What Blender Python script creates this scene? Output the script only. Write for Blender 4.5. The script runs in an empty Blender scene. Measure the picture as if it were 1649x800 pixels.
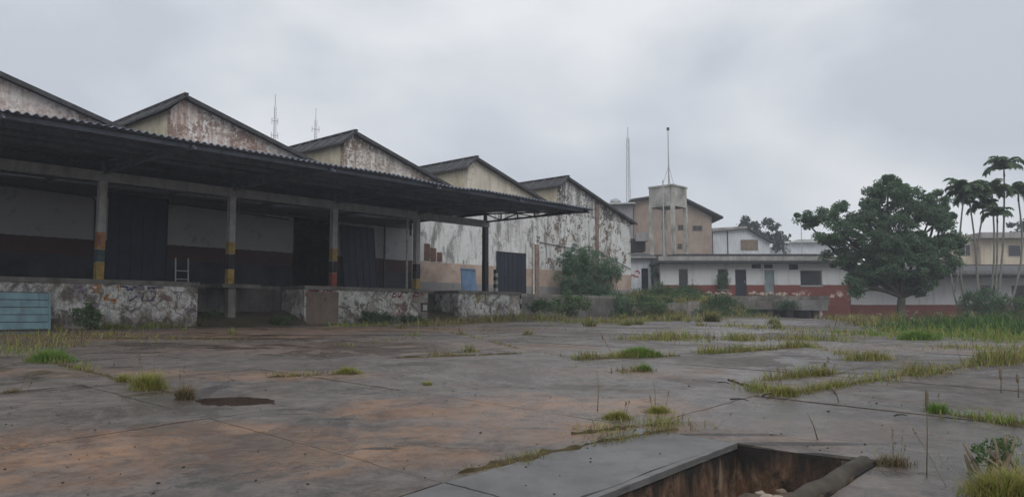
import bpy, bmesh, math, random
from mathutils import Vector, Matrix, noise as mnoise
R = math.radians
rnd = random.Random(7)
sc = bpy.context.scene
C = sc.collection
# ------------------------------------------------------------------ camera, sky, sun, exposure
F = 1245.0                      # focal length in pixels of a 1649 px wide picture
TH = math.atan(104 / F)         # upward pitch
EYE = 1.3
cam = bpy.data.objects.new('camera', bpy.data.cameras.new('camera'))
C.objects.link(cam); sc.camera = cam
cam.location = (0, 0, EYE); cam.rotation_euler = (R(90) + TH, 0, 0)
cam.data.sensor_width = 36; cam.data.lens = 36 * F / 1649
cam.data.clip_start = 0.05; cam.data.clip_end = 3000
sc.render.resolution_x, sc.render.resolution_y = 1024, 496
sc.view_settings.view_transform = 'Standard'; sc.view_settings.look = 'None'
sc.view_settings.exposure = 0.0; sc.view_settings.gamma = 1.0
sc.view_settings.use_curve_mapping = False

SUN_EL, SUN_AZ = R(46), R(168)
w = bpy.data.worlds.new('World'); sc.world = w; w.use_nodes = True
nt = w.node_tree; nt.nodes.clear()
def wn(t, **k):
    n = nt.nodes.new(t)
    for a, b in k.items(): setattr(n, a, b)
    return n
out = wn('ShaderNodeOutputWorld'); bg = wn('ShaderNodeBackground')
sky = wn('ShaderNodeTexSky', sky_type='NISHITA', sun_disc=False, sun_elevation=SUN_EL, sun_rotation=SUN_AZ)
tc = wn('ShaderNodeTexCoord'); mp = wn('ShaderNodeMapping'); mp.inputs['Scale'].default_value = (1, 1, 1.7)
n1 = wn('ShaderNodeTexNoise'); n1.inputs['Scale'].default_value = 2.7; n1.inputs['Detail'].default_value = 6; n1.inputs['Roughness'].default_value = .46
n1.inputs['Distortion'].default_value = .15
cr = wn('ShaderNodeValToRGB'); e = cr.color_ramp.elements
e[0].position = .39; e[0].color = (.62, .665, .735, 1); e[1].position = .62; e[1].color = (.94, .96, .985, 1)
sv = wn('ShaderNodeVectorMath', operation='SCALE'); sv.inputs['Scale'].default_value = .09
mx = wn('ShaderNodeMix', data_type='RGBA'); mx.inputs['Factor'].default_value = .93
nt.links.new(tc.outputs['Generated'], mp.inputs['Vector']); nt.links.new(mp.outputs[0], n1.inputs['Vector'])
nt.links.new(n1.outputs['Fac'], cr.inputs['Fac']); nt.links.new(sky.outputs[0], sv.inputs[0])
nt.links.new(sv.outputs[0], mx.inputs['A']); nt.links.new(cr.outputs[0], mx.inputs['B'])
nt.links.new(mx.outputs['Result'], bg.inputs['Color']); bg.inputs['Strength'].default_value = 1.0
nt.links.new(bg.outputs[0], out.inputs['Surface'])
sun = bpy.data.objects.new('sun', bpy.data.lights.new('sun', 'SUN')); C.objects.link(sun)
sun.data.energy = 1.25; sun.data.angle = R(40); sun.data.color = (1, .97, .93)
sun.rotation_euler = (R(90) - SUN_EL, 0, R(180) - SUN_AZ)

# ------------------------------------------------------------------ place geometry
def sm(a, b, x):
    t = min(1, max(0, (x - a) / (b - a))); return t * t * (3 - 2 * t)
def G(x, d):                                             # ground height
    right = sm(13, 23, x)
    return EYE - .33 - .95 * math.exp(-max(d, 0) / 8.5) - .45 * right * sm(14, 40, d) + .13 * sm(25, 42, d) * (1 - right)
def ray(u, v):
    X = u - 824.5; U = 400 - v
    return (X, F * math.cos(TH) - U * math.sin(TH), F * math.sin(TH) + U * math.cos(TH))
def at(u, v, d):                                         # the place seen at (u, v) of the photo, d metres ahead
    r = ray(u, v); k = d / r[1]; return Vector((r[0] * k, d, EYE + r[2] * k))
def gnd(u, v):                                           # the spot of ground seen at (u, v)
    r = ray(u, v); lo, hi = .5, 120
    for i in range(50):
        m = (lo + hi) / 2; k = m / r[1]
        if EYE + r[2] * k > G(r[0] * k, m): lo = m
        else: hi = m
    k = lo / r[1]; return Vector((r[0] * k, lo, G(r[0] * k, lo)))
PHI = R(41.888)                                          # direction the warehouse runs in
A = Vector((math.sin(PHI), math.cos(PHI))); NN = Vector((math.cos(PHI), -math.sin(PHI)))
P0 = Vector((-11.641, 21.756)); ROT = R(90) - PHI
def ST(s, t):
    p = P0 + A * s + NN * t; return p.x, p.y
def st(p):
    d = Vector((p[0], p[1])) - P0; return d.dot(A), d.dot(NN)
DOCK = EYE + .93

# ------------------------------------------------------------------ materials
MATS = {}
class NT:
    def __init__(s, name):
        s.m = bpy.data.materials.new(name); s.m.use_nodes = True; s.t = s.m.node_tree
        s.b = s.t.nodes['Principled BSDF']; MATS[name] = s.m
        s.tcn = None; s.gn = None
    def n(s, typ, **k):
        o = s.t.nodes.new(typ)
        for a, b in k.items(): setattr(o, a, b)
        return o
    def l(s, a, b): s.t.links.new(a, b)
    def set(s, inp, v):
        if hasattr(v, 'is_output'): s.l(v, inp)
        elif isinstance(v, tuple) and len(v) == 3 and inp.type == 'RGBA': inp.default_value = (*v, 1)
        else: inp.default_value = v
    def obj(s):
        if not s.tcn: s.tcn = s.n('ShaderNodeTexCoord')
        return s.tcn.outputs['Object']
    def geo(s, o='Position'):
        if not s.gn: s.gn = s.n('ShaderNodeNewGeometry')
        return s.gn.outputs[o]
    def map(s, vec, scale=(1, 1, 1), loc=(0, 0, 0), rot=(0, 0, 0)):
        o = s.n('ShaderNodeMapping'); s.l(vec, o.inputs['Vector'])
        o.inputs['Scale'].default_value = scale; o.inputs['Location'].default_value = loc; o.inputs['Rotation'].default_value = rot
        return o.outputs[0]
    def noise(s, vec, scale, detail=4, rough=.6, dist=0):
        o = s.n('ShaderNodeTexNoise'); s.l(vec, o.inputs['Vector'])
        o.inputs['Scale'].default_value = scale; o.inputs['Detail'].default_value = detail
        o.inputs['Roughness'].default_value = rough; o.inputs['Distortion'].default_value = dist
        return o.outputs['Fac']
    def ramp(s, fac, *stops):
        o = s.n('ShaderNodeValToRGB'); s.l(fac, o.inputs['Fac']); el = o.color_ramp.elements
        while len(el) < len(stops): el.new(.5)
        for q, (p, c) in zip(el, stops):
            q.position = p; q.color = (c, c, c, 1) if isinstance(c, (int, float)) else (*c, 1)
        return o.outputs['Color']
    def step(s, v, a, b):                                # 0 below a, 1 above b
        o = s.n('ShaderNodeMapRange', interpolation_type='SMOOTHSTEP'); s.l(v, o.inputs['Value'])
        o.inputs['From Min'].default_value = a; o.inputs['From Max'].default_value = b
        return o.outputs[0]
    def mix(s, f, a, b, mode='MIX'):
        o = s.n('ShaderNodeMix', data_type='RGBA', blend_type=mode)
        s.set(o.inputs['Factor'], f); s.set(o.inputs['A'], a); s.set(o.inputs['B'], b)
        return o.outputs['Result']
    def math(s, op, a, b=0.0):
        o = s.n('ShaderNodeMath', operation=op); s.set(o.inputs[0], a); s.set(o.inputs[1], b); return o.outputs[0]
    def sep(s, vec):
        o = s.n('ShaderNodeSeparateXYZ'); s.l(vec, o.inputs[0]); return o.outputs
    def bump(s, h, strength=.3, dist=.02):
        o = s.n('ShaderNodeBump'); s.l(h, o.inputs['Height']); o.inputs['Strength'].default_value = strength
        o.inputs['Distance'].default_value = dist; s.l(o.outputs[0], s.b.inputs['Normal'])
    def done(s, col, rough=.85, spec=.3, metal=0.0):
        s.set(s.b.inputs['Base Color'], col); s.set(s.b.inputs['Roughness'], rough)
        s.b.inputs['Specular IOR Level'].default_value = spec; s.b.inputs['Metallic'].default_value = metal
        return s.m

def simple(name, col, var=.35, scale=3.0, rough=.85, spec=.3, dirt=None, metal=0.0):
    """worn paint / concrete / metal: two scales of noise, vertical streaks, dirt spots"""
    t = NT(name); v = t.geo()
    a = t.noise(v, scale, 5); b = t.noise(t.map(v, (6, 6, .7)), 1.0, 4); f = t.noise(v, scale * 14, 3)
    dk = tuple(c * (1 - var) for c in col); lt = tuple(min(.9, c * (1 + var * .5)) for c in col)
    c = t.mix(t.ramp(a, (.3, 0), (.7, 1)), dk, lt)
    c = t.mix(t.math('MULTIPLY', t.ramp(b, (.5, 0), (.72, 1)), .55), c, dirt or tuple(x * .4 for x in col))
    c = t.mix(t.math('MULTIPLY', t.ramp(f, (.55, 0), (.7, 1)), .35), c, dk)
    t.bump(f, .2, .01)
    return t.done(c, rough, spec, metal)

def yard_material():
    t = NT('yard_concrete'); v = t.geo(); xyz = t.sep(v)
    big = t.noise(v, .33, 5, .62, .6); mid = t.noise(v, 1.3, 6, .65, .4); fine = t.noise(v, 9, 5, .7); grit = t.noise(v, 60, 3, .7)
    st_ = t.noise(t.map(v, (.5, 2.2, 1), rot=(0, 0, R(-8))), 1.1, 6, .68, .5)
    c = t.mix(t.ramp(mid, (.32, 0), (.68, 1)), (.064, .050, .042), (.132, .106, .090))
    c = t.mix(t.math('MULTIPLY', t.ramp(st_, (.48, 0), (.62, 1)), .5), c, (.175, .15, .135))
    c = t.mix(t.math('MULTIPLY', t.ramp(big, (.46, 0), (.6, 1)), .65), c, (.047, .039, .035))
    # laterite-stained patches, each with a place and a size of its own
    wob = t.math('MULTIPLY', t.math('SUBTRACT', t.noise(v, .9, 6, .72, .8), .5), 3.6)
    orange = None
    for (u, vv, rx, ry, k) in ((190, 725, 1.6, .8, 1), (330, 705, 1.1, .55, 1), (800, 655, 1.6, .8, .95), (870, 695, 1.1, .45, .9), (1000, 600, 1.5, .5, .4), (60, 770, .9, .3, .8), (420, 760, .6, .2, .5), (430, 605, 1.4, .5, .6),
                               (600, 560, 4.2, 1.6, .35), (560, 530, 5.5, 2.2, .55), (250, 540, 5, 2.2, .6), (1330, 690, 1.0, .5, .38), (60, 600, 1.6, .5, .45), (1480, 560, 2.5, 1.2, .4), (640, 735, .8, .3, .5)):
        p = gnd(u, vv)
        dx = t.math('MULTIPLY', t.math('SUBTRACT', xyz[0], p.x), 1 / rx); dy = t.math('MULTIPLY', t.math('SUBTRACT', xyz[1], p.y), 1 / ry)
        d2 = t.math('ADD', t.math('MULTIPLY', dx, dx), t.math('MULTIPLY', dy, dy))
        m_ = t.math('MULTIPLY', t.math('SUBTRACT', 1.0, t.step(t.math('ADD', d2, wob), .25, 1.3)), k)
        orange = m_ if orange is None else t.math('MAXIMUM', orange, m_)
    oc = t.mix(t.ramp(mid, (.4, 0), (.62, 1)), (.12, .058, .030), (.31, .165, .082))
    c = t.mix(orange, c, oc)
    blot_ = t.ramp(t.noise(v, 2.4, 7, .78, 1.2), (.50, 0), (.60, 1))
    c = t.mix(t.math('MULTIPLY', blot_, .5), c, (.05, .042, .037))
    scuff = t.ramp(t.noise(t.map(v, (.8, 5, 1), rot=(0, 0, R(12))), 2.2, 7, .75, .4), (.56, 0), (.66, 1))
    c = t.mix(t.math('MULTIPLY', scuff, .45), c, (.20, .172, .152))
    crisp = t.noise(v, 5.5, 8, .82, .3)
    c = t.mix(t.math('MULTIPLY', t.ramp(crisp, (.49, 0), (.55, 1)), .34), c, (.21, .172, .142))
    c = t.mix(t.math('MULTIPLY', t.ramp(crisp, (.38, 1), (.45, 0)), .55), c, (.032, .025, .021))
    streak = None
    for (u, vv, rx, ry) in ((470, 660, .23, .035), (475, 667, .18, .025), (538, 675, .22, .04), (612, 722, .12, .03), (860, 690, .2, .02), (400, 560, 1.6, .12), (330, 545, 2.5, .3), (520, 540, 3, .35), (1180, 700, .5, .05), (1290, 715, .6, .06)):
        p = gnd(u, vv)
        dx = t.math('MULTIPLY', t.math('SUBTRACT', xyz[0], p.x), 1 / rx); dy = t.math('MULTIPLY', t.math('SUBTRACT', xyz[1], p.y), 1 / ry)
        d2 = t.math('ADD', t.math('MULTIPLY', dx, dx), t.math('MULTIPLY', dy, dy))
        m_ = t.math('SUBTRACT', 1.0, t.step(t.math('ADD', d2, t.math('MULTIPLY', wob, .45)), .6, 1.1))
        streak = m_ if streak is None else t.math('MAXIMUM', streak, m_)
    c = t.mix(t.math('MULTIPLY', streak, .85), c, (.022, .016, .013))
    sp = t.ramp(fine, (.56, 0), (.66, 1))
    c = t.mix(t.math('MULTIPLY', sp, .45), c, (.05, .047, .045))
    c = t.mix(t.math('MULTIPLY', t.ramp(t.noise(v, 3.3, 6, .75), (.6, 0), (.7, 1)), .4), c, (.075, .07, .05))
    c = t.mix(t.math('MULTIPLY', t.ramp(grit, (.52, 0), (.72, 1)), .3), c, (.17, .155, .14))
    c = t.mix(t.math('MULTIPLY', t.ramp(t.noise(v, 26, 5, .8), (.34, 1), (.42, 0)), .6), c, (.03, .026, .023))
    c = t.mix(t.math('MULTIPLY', t.ramp(t.noise(v, 19, 5, .8), (.60, 0), (.68, 1)), .4), c, (.27, .235, .20))
    # hairline cracks
    vv_ = t.n('ShaderNodeTexVoronoi', feature='DISTANCE_TO_EDGE'); vv_.inputs['Scale'].default_value = .55
    wp = t.n('ShaderNodeVectorMath', operation='ADD'); nz = t.n('ShaderNodeTexNoise'); nz.inputs['Scale'].default_value = 2.2; nz.inputs['Detail'].default_value = 7; nz.inputs['Roughness'].default_value = .7
    t.l(v, nz.inputs['Vector']); sc_ = t.n('ShaderNodeVectorMath', operation='SCALE'); sc_.inputs['Scale'].default_value = .9; t.l(nz.outputs['Color'], sc_.inputs[0])
    t.l(v, wp.inputs[0]); t.l(sc_.outputs[0], wp.inputs[1]); t.l(wp.outputs[0], vv_.inputs['Vector'])
    crack = t.math('MULTIPLY', t.math('SUBTRACT', 1.0, t.step(vv_.outputs['Distance'], .004, .012)), t.ramp(t.noise(v, .8, 3, .5), (.44, 0), (.52, 1)))
    c = t.mix(t.math('MULTIPLY', crack, .8), c, (.025, .02, .017))
    pud = t.ramp(t.math('ADD', t.math('MULTIPLY', t.noise(v, .55, 5, .6, .6), .75), t.math('MULTIPLY', mid, .25)), (.52, 0), (.57, 1))
    c = t.mix(t.math('MULTIPLY', pud, .38), c, (.03, .024, .021))
    wet = t.ramp(t.math('ADD', t.math('MULTIPLY', big, .6), t.math('MULTIPLY', mid, .4)), (.42, .24), (.56, .72))
    t.bump(t.math('ADD', t.math('MULTIPLY', grit, .5), t.math('ADD', fine, crisp)), .6, .012)
    t.done(c, t.mix(pud, wet, (.17, .17, .17)), .42)
    # worn edge tint of the single slab
    return t.m
def soil_material():
    t = NT('soil'); v = t.geo()
    a = t.noise(v, 1.5, 6, .65); b = t.noise(v, 18, 5, .7)
    c = t.mix(t.ramp(a, (.35, 0), (.65, 1)), (.06, .045, .034), (.135, .10, .072))
    c = t.mix(t.math('MULTIPLY', t.ramp(t.noise(v, .5, 5), (.45, 0), (.6, 1)), .6), c, (.075, .075, .035))
    c = t.mix(t.math('MULTIPLY', t.ramp(b, (.5, 0), (.7, 1)), .5), c, (.03, .024, .02))
    t.bump(b, .6, .03); return t.done(c, .75, .35)
def warehouse_wall_material():
    t = NT('warehouse_plaster'); v = t.obj(); q = t.sep(v)
    wob = t.math('MULTIPLY', t.math('SUBTRACT', t.noise(v, 5, 5, .7), .5), .10)
    z = t.math('ADD', q[2], wob)
    n1 = t.noise(v, .8, 6, .65); n2 = t.noise(t.map(v, (3.2, 3.2, .35)), 1, 5, .65); n3 = t.noise(v, 7, 6, .7)
    white = t.mix(t.ramp(n1, (.35, 0), (.7, 1)), (.56, .56, .55), (.74, .74, .73))
    white = t.mix(t.math('MULTIPLY', t.ramp(n2, (.5, 0), (.68, 1)), .55), white, (.24, .225, .20))
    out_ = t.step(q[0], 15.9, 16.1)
    white = t.mix(t.math('SUBTRACT', 1.0, out_), white, t.mix(n1, (.30, .30, .31), (.43, .43, .44)))  # white greyed under the canopy, its shade put into the colour
    white = t.mix(t.math('MULTIPLY', t.math('SUBTRACT', 1.0, out_), t.step(z, EYE + 3.98, EYE + 4.02)), white, (.11, .11, .12))  # dark top strip paints the gloom deep under the canopy
    # plaster blown off beyond the canopy
    peel = t.ramp(t.math('ADD', t.math('MULTIPLY', n3, .45), t.math('MULTIPLY', t.noise(v, 1.6, 5, .6), .55)), (.53, 0), (.56, 1))
    far = t.step(q[0], 24.0, 25.5)
    pk = t.math('MULTIPLY', peel, t.math('ADD', t.math('MULTIPLY', far, .75), t.math('MULTIPLY', out_, .25)))
    white = t.mix(pk, white, t.mix(n3, (.10, .075, .06), (.25, .19, .15)))
    mould = t.math('MULTIPLY', t.ramp(t.noise(t.map(v, (1.6, 1.6, .5)), 1, 7, .72, .5), (.52, 0), (.60, 1)), t.math('MULTIPLY', out_, .7))
    white = t.mix(mould, white, (.10, .088, .078))
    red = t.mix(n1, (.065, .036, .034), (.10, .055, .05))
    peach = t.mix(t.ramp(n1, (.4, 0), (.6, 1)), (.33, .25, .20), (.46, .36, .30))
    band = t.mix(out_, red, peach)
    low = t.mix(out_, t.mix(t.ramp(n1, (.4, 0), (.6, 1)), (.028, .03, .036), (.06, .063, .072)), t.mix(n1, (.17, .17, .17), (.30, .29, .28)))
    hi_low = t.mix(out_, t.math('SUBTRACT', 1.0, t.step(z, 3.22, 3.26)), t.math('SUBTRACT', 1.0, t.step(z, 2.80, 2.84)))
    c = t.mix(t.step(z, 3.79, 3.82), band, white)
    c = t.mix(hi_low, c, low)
    c = t.mix(t.math('MULTIPLY', t.ramp(t.noise(v, 2.2, 6, .75), (.56, 0), (.66, 1)), .4), c, (.08, .075, .07))
    t.bump(t.math('ADD', n3, t.math('MULTIPLY', pk, -1.5)), .4, .02); return t.done(c, .9, .2)
def gable_material(name, base, stain, k, thr):
    t = NT(name); v = t.obj()
    n1 = t.noise(v, .9, 6, .7); n2 = t.noise(t.map(v, (4, 4, .4)), 1, 6, .7, .3); n3 = t.noise(v, 6, 6, .72)
    c = t.mix(t.ramp(n1, (.35, 0), (.65, 1)), tuple(x * .78 for x in base), base)
    zone = t.ramp(t.noise(v, .45, 4, .55, .4), (.34, .4), (.56, 1))
    c = t.mix(t.math('MULTIPLY', t.math('MULTIPLY', t.ramp(n2, (thr - .04, 0), (thr + .12, 1)), k), zone), c, stain)
    c = t.mix(t.math('MULTIPLY', t.ramp(t.math('ADD', t.math('MULTIPLY', n3, .6), t.math('MULTIPLY', n1, .4)), (thr + .02, 0), (thr + .07, 1)), t.math('MULTIPLY', zone, k)), c, tuple(x * .6 for x in stain))
    c = t.mix(t.math('MULTIPLY', t.ramp(t.noise(t.map(v, (7, 7, .5)), 1.3, 6, .7), (.58, 0), (.66, 1)), .5), c, (.07, .065, .06))
    t.bump(n3, .4, .02); return t.done(c, .9, .2)
def dock_face_material():
    """whitewashed dock face, peeling, with the worn scribbles of spray paint"""
    t = NT('dock_face'); v = t.obj(); q = t.sep(v)
    n1 = t.noise(v, .7, 6, .65, .5); n2 = t.noise(v, 2.6, 7, .74, .8); n3 = t.noise(v, 16, 5, .75); s1 = t.noise(t.map(v, (5, 5, .8)), 1, 5, .7)
    c = t.mix(t.ramp(n2, (.42, 0), (.54, 1)), (.17, .15, .13), (.62, .61, .58))
    c = t.mix(t.ramp(n1, (.54, 0), (.66, 1)), c, t.mix(n2, (.38, .34, .29), (.2, .175, .15)))
    hue = t.noise(t.map(v, (1, 1, 1), (5, 3, 1)), .8, 3, .5)
    spray = t.ramp(hue, (.34, (.10, .11, .20)), (.43, (.30, .24, .32)), (.5, (.28, .29, .25)), (.57, (.36, .19, .13)), (.64, (.28, .045, .05)))
    wave = t.math('MULTIPLY', t.ramp(t.noise(v, 2.2, 3, .5, 1.6), (.45, 0), (.48, 1), (.51, 1), (.54, 0)), t.ramp(t.noise(v, .6, 2, .5), (.46, 0), (.54, 1)))
    c = t.mix(t.math('MULTIPLY', wave, .62), c, spray)
    c = t.mix(t.math('MULTIPLY', t.ramp(n3, (.55, 0), (.62, 1)), .8), c, (.055, .048, .04))
    c = t.mix(t.math('MULTIPLY', t.ramp(s1, (.5, 0), (.64, 1)), .5), c, (.07, .065, .055))
    foot = t.math('SUBTRACT', 1.0, t.step(t.math('ADD', q[2], t.math('MULTIPLY', t.math('SUBTRACT', n2, .5), 1.6)), .95, 1.5))
    c = t.mix(t.math('MULTIPLY', foot, .75), c, (.085, .07, .05))
    t.bump(n2, .5, .02); return t.done(c, .9, .2)
def dado_material(name, zband, dk=1.0):
    """whitewashed wall over a brick-red painted foot that flakes off in big pale patches"""
    t = NT(name); v = t.geo(); q = t.sep(v)
    n1 = t.noise(v, .5, 5, .6); n2 = t.noise(v, 2.5, 6, .7); st_ = t.noise(t.map(v, (2, 2, .25)), 1, 5, .65)
    wh = t.mix(n1, (.46, .47, .48), (.62, .63, .64))
    wh = t.mix(t.math('MULTIPLY', t.ramp(st_, (.52, 0), (.7, 1)), .5), wh, (.26, .25, .24))
    rd = t.mix(n2, (.13, .042, .032), (.215, .075, .058))
    fl = t.math('MULTIPLY', t.ramp(t.math('ADD', t.math('MULTIPLY', n2, .5), t.math('MULTIPLY', t.noise(v, .75, 5, .6), .5)), (.545, 0), (.565, 1)), t.math('SUBTRACT', 1.0, t.step(q[2], zband - .75, zband - .3)))
    rd = t.mix(fl, rd, (.52, .43, .38))
    c = t.mix(t.step(t.math('ADD', q[2], t.math('MULTIPLY', t.math('SUBTRACT', n2, .5), .06)), zband - .02, zband + .02), rd, wh)
    t.bump(n2, .3, .02); return t.done(c, .85, .25)
def leaf_mat(name, cols, rough=.55):
    t = NT(name); r_ = t.geo('Random Per Island')
    st_ = [(i / max(1, len(cols) - 1), c) for i, c in enumerate(cols)]
    c = t.ramp(r_, *st_)
    t.done(c, rough, .35)
    tr = t.n('ShaderNodeBsdfTranslucent'); t.l(c, tr.inputs['Color'])
    ms = t.n('ShaderNodeMixShader'); ms.inputs[0].default_value = .48
    t.l(t.b.outputs[0], ms.inputs[1]); t.l(tr.outputs[0], ms.inputs[2])
    t.l(ms.outputs[0], t.t.nodes['Material Output'].inputs['Surface'])
    return t.m
def pit_wall_material():
    t = NT('pit_wall'); v = t.obj()
    n1 = t.noise(t.map(v, (3.2, 3.2, 1.3)), 1, 7, .72, .5); n2 = t.noise(v, 7, 7, .75)
    c = t.ramp(n1, (.36, (.035, .026, .021)), (.47, (.085, .05, .033)), (.56, (.17, .10, .062)), (.67, (.34, .27, .20)))
    c = t.mix(t.ramp(n2, (.5, 0), (.65, 1)), c, (.02, .017, .014))
    murky = t.step(t.math('ADD', t.sep(v)[2], t.math('MULTIPLY', t.math('SUBTRACT', t.noise(t.map(v, (4, 4, .6)), 1, 5, .7), .5), .9)), -.22, -.02)
    c = t.mix(murky, c, (.022, .019, .017))  # darker towards the top edge, border broken by noise
    t.bump(n2, .6, .02); return t.done(c, .8, .3)
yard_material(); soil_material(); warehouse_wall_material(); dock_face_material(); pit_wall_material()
gable_material('gable_pink', (.82, .77, .73), (.38, .25, .20), .9, .46)
gable_material('gable_grey', (.80, .76, .70), (.30, .21, .16), .9, .46)
gable_material('gable_cream', (.72, .66, .55), (.32, .27, .21), .55, .52)
gable_material('gable_black', (.78, .77, .75), (.12, .10, .09), .95, .46)
dado_material('office_plaster', EYE + 2.0); dado_material('annex_plaster', EYE + .60)
simple('clerestory_cream', (.60, .53, .39), .3, 1.5)
simple('roof_sheet_grey', (.105, .105, .112), .45, 2.5, .8)
simple('roof_tile_dark', (.065, .064, .068), .5, 4, .85)
simple('canopy_sheet', (.17, .195, .24), .25, 1.5, .75)
simple('steel_dark', (.06, .065, .075), .4, 6, .6, .4)
simple('beam_grey', (.36, .37, .39), .25, 3)
simple('column_grey', (.44, .44, .44), .25, 4)
simple('yellow_paint', (.42, .28, .07), .45, 7, .7, dirt=(.24, .23, .21)); simple('black_paint', (.028, .028, .03), .4, 6, .7, dirt=(.24, .23, .21))
simple('red_paint', (.30, .07, .05), .4, 8, .7, dirt=(.24, .23, .21)); simple('orange_paint', (.46, .22, .07), .4, 8, .7, dirt=(.24, .23, .21))
simple('pale_paint', (.52, .50, .46), .4, 6, .8); simple('teal_paint', (.07, .11, .11), .4, 6, .7)
simple('door_blue', (.017, .027, .058), .5, 2.5, .55, .4); simple('void_dark', (.03, .03, .033), .3, 2)
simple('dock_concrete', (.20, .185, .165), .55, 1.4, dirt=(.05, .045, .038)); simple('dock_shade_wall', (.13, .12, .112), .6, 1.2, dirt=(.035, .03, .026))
simple('kerb_dark', (.075, .063, .048), .45, 6)
simple('pilaster_brown', (.26, .19, .155), .5, 3, dirt=(.10, .07, .055))
simple('cement_patch', (.20, .155, .12), .25, 3)
simple('cement_smooth', (.135, .130, .126), .35, 2.2, .5, .35)
simple('sheet_blue', (.20, .335, .375), .3, 3, .5, .4, dirt=(.10, .11, .10))
simple('board_blue', (.13, .21, .33), .3, 3)
simple('galvanised', (.42, .43, .44), .3, 6, .5, .5); simple('mast_grey', (.42, .42, .43), .3, 6, .6)
simple('brown_plaster', (.36, .285, .235), .3, .6, dirt=(.17, .135, .11)); simple('grey_plaster', (.30, .29, .29), .25, .5)
simple('roof_pale', (.48, .50, .47), .2, 1); simple('white_sheet', (.60, .63, .66), .15, .7)
simple('shutter_brown', (.22, .165, .12), .3, 3); simple('tower_concrete', (.42, .41, .375), .5, 1.1, dirt=(.075, .075, .065))
simple('fascia_grey', (.33, .32, .31), .35, 1.2, dirt=(.12, .11, .10)); simple('fascia_dark', (.19, .185, .185), .35, 1.2, dirt=(.08, .075, .07)); simple('cream_wall', (.55, .48, .37), .2, .6)
simple('window_dark', (.022, .026, .032), .3, 2, .25, .5); simple('door_grey', (.20, .25, .27), .25, 2, .6); simple('door_navy', (.022, .026, .04), .3, 2, .5)
simple('bark', (.10, .085, .07), .4, 5); simple('palm_bark', (.20, .19, .17), .35, 5); simple('brick', (.16, .085, .06), .4, 5)
simple('mud', (.05, .027, .016), .3, 4, .07, .4); simple('rubble_dull', (.17, .13, .10), .5, 20); simple('rubble_pale', (.40, .33, .27), .4, 9); simple('rust', (.16, .075, .04), .4, 6)
simple('graffiti_red', (.36, .06, .07), .3, 6); simple('dry_stem', (.19, .15, .10), .3, 8); simple('debris', (.035, .028, .022), .4, 20)
simple('block_green', (.19, .20, .155), .5, 3)
leaf_mat('leaf_tree', [(.055, .105, .062), (.085, .155, .09), (.13, .215, .12), (.19, .285, .15)])
leaf_mat('leaf_bush', [(.05, .095, .035), (.085, .145, .055), (.12, .19, .07), (.16, .235, .10)])
leaf_mat('leaf_far', [(.03, .05, .04), (.045, .07, .05), (.06, .09, .06)])
leaf_mat('leaf_palm', [(.06, .11, .055), (.09, .155, .075), (.13, .20, .09)])
leaf_mat('leaf_teal', [(.08, .15, .085), (.12, .21, .12), (.18, .27, .16)])
leaf_mat('grass_yellow', [(.17, .20, .04), (.25, .28, .06), (.33, .34, .09), (.38, .33, .13), (.28, .21, .09)])
leaf_mat('grass_green', [(.09, .18, .035), (.13, .24, .045), (.19, .30, .06), (.25, .33, .085)])
leaf_mat('grass_dry', [(.12, .092, .052), (.18, .14, .078), (.24, .19, .11), (.14, .13, .055)])
leaf_mat('grass_lush', [(.03, .07, .028), (.048, .10, .038), (.07, .13, .045), (.10, .16, .055)])

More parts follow.
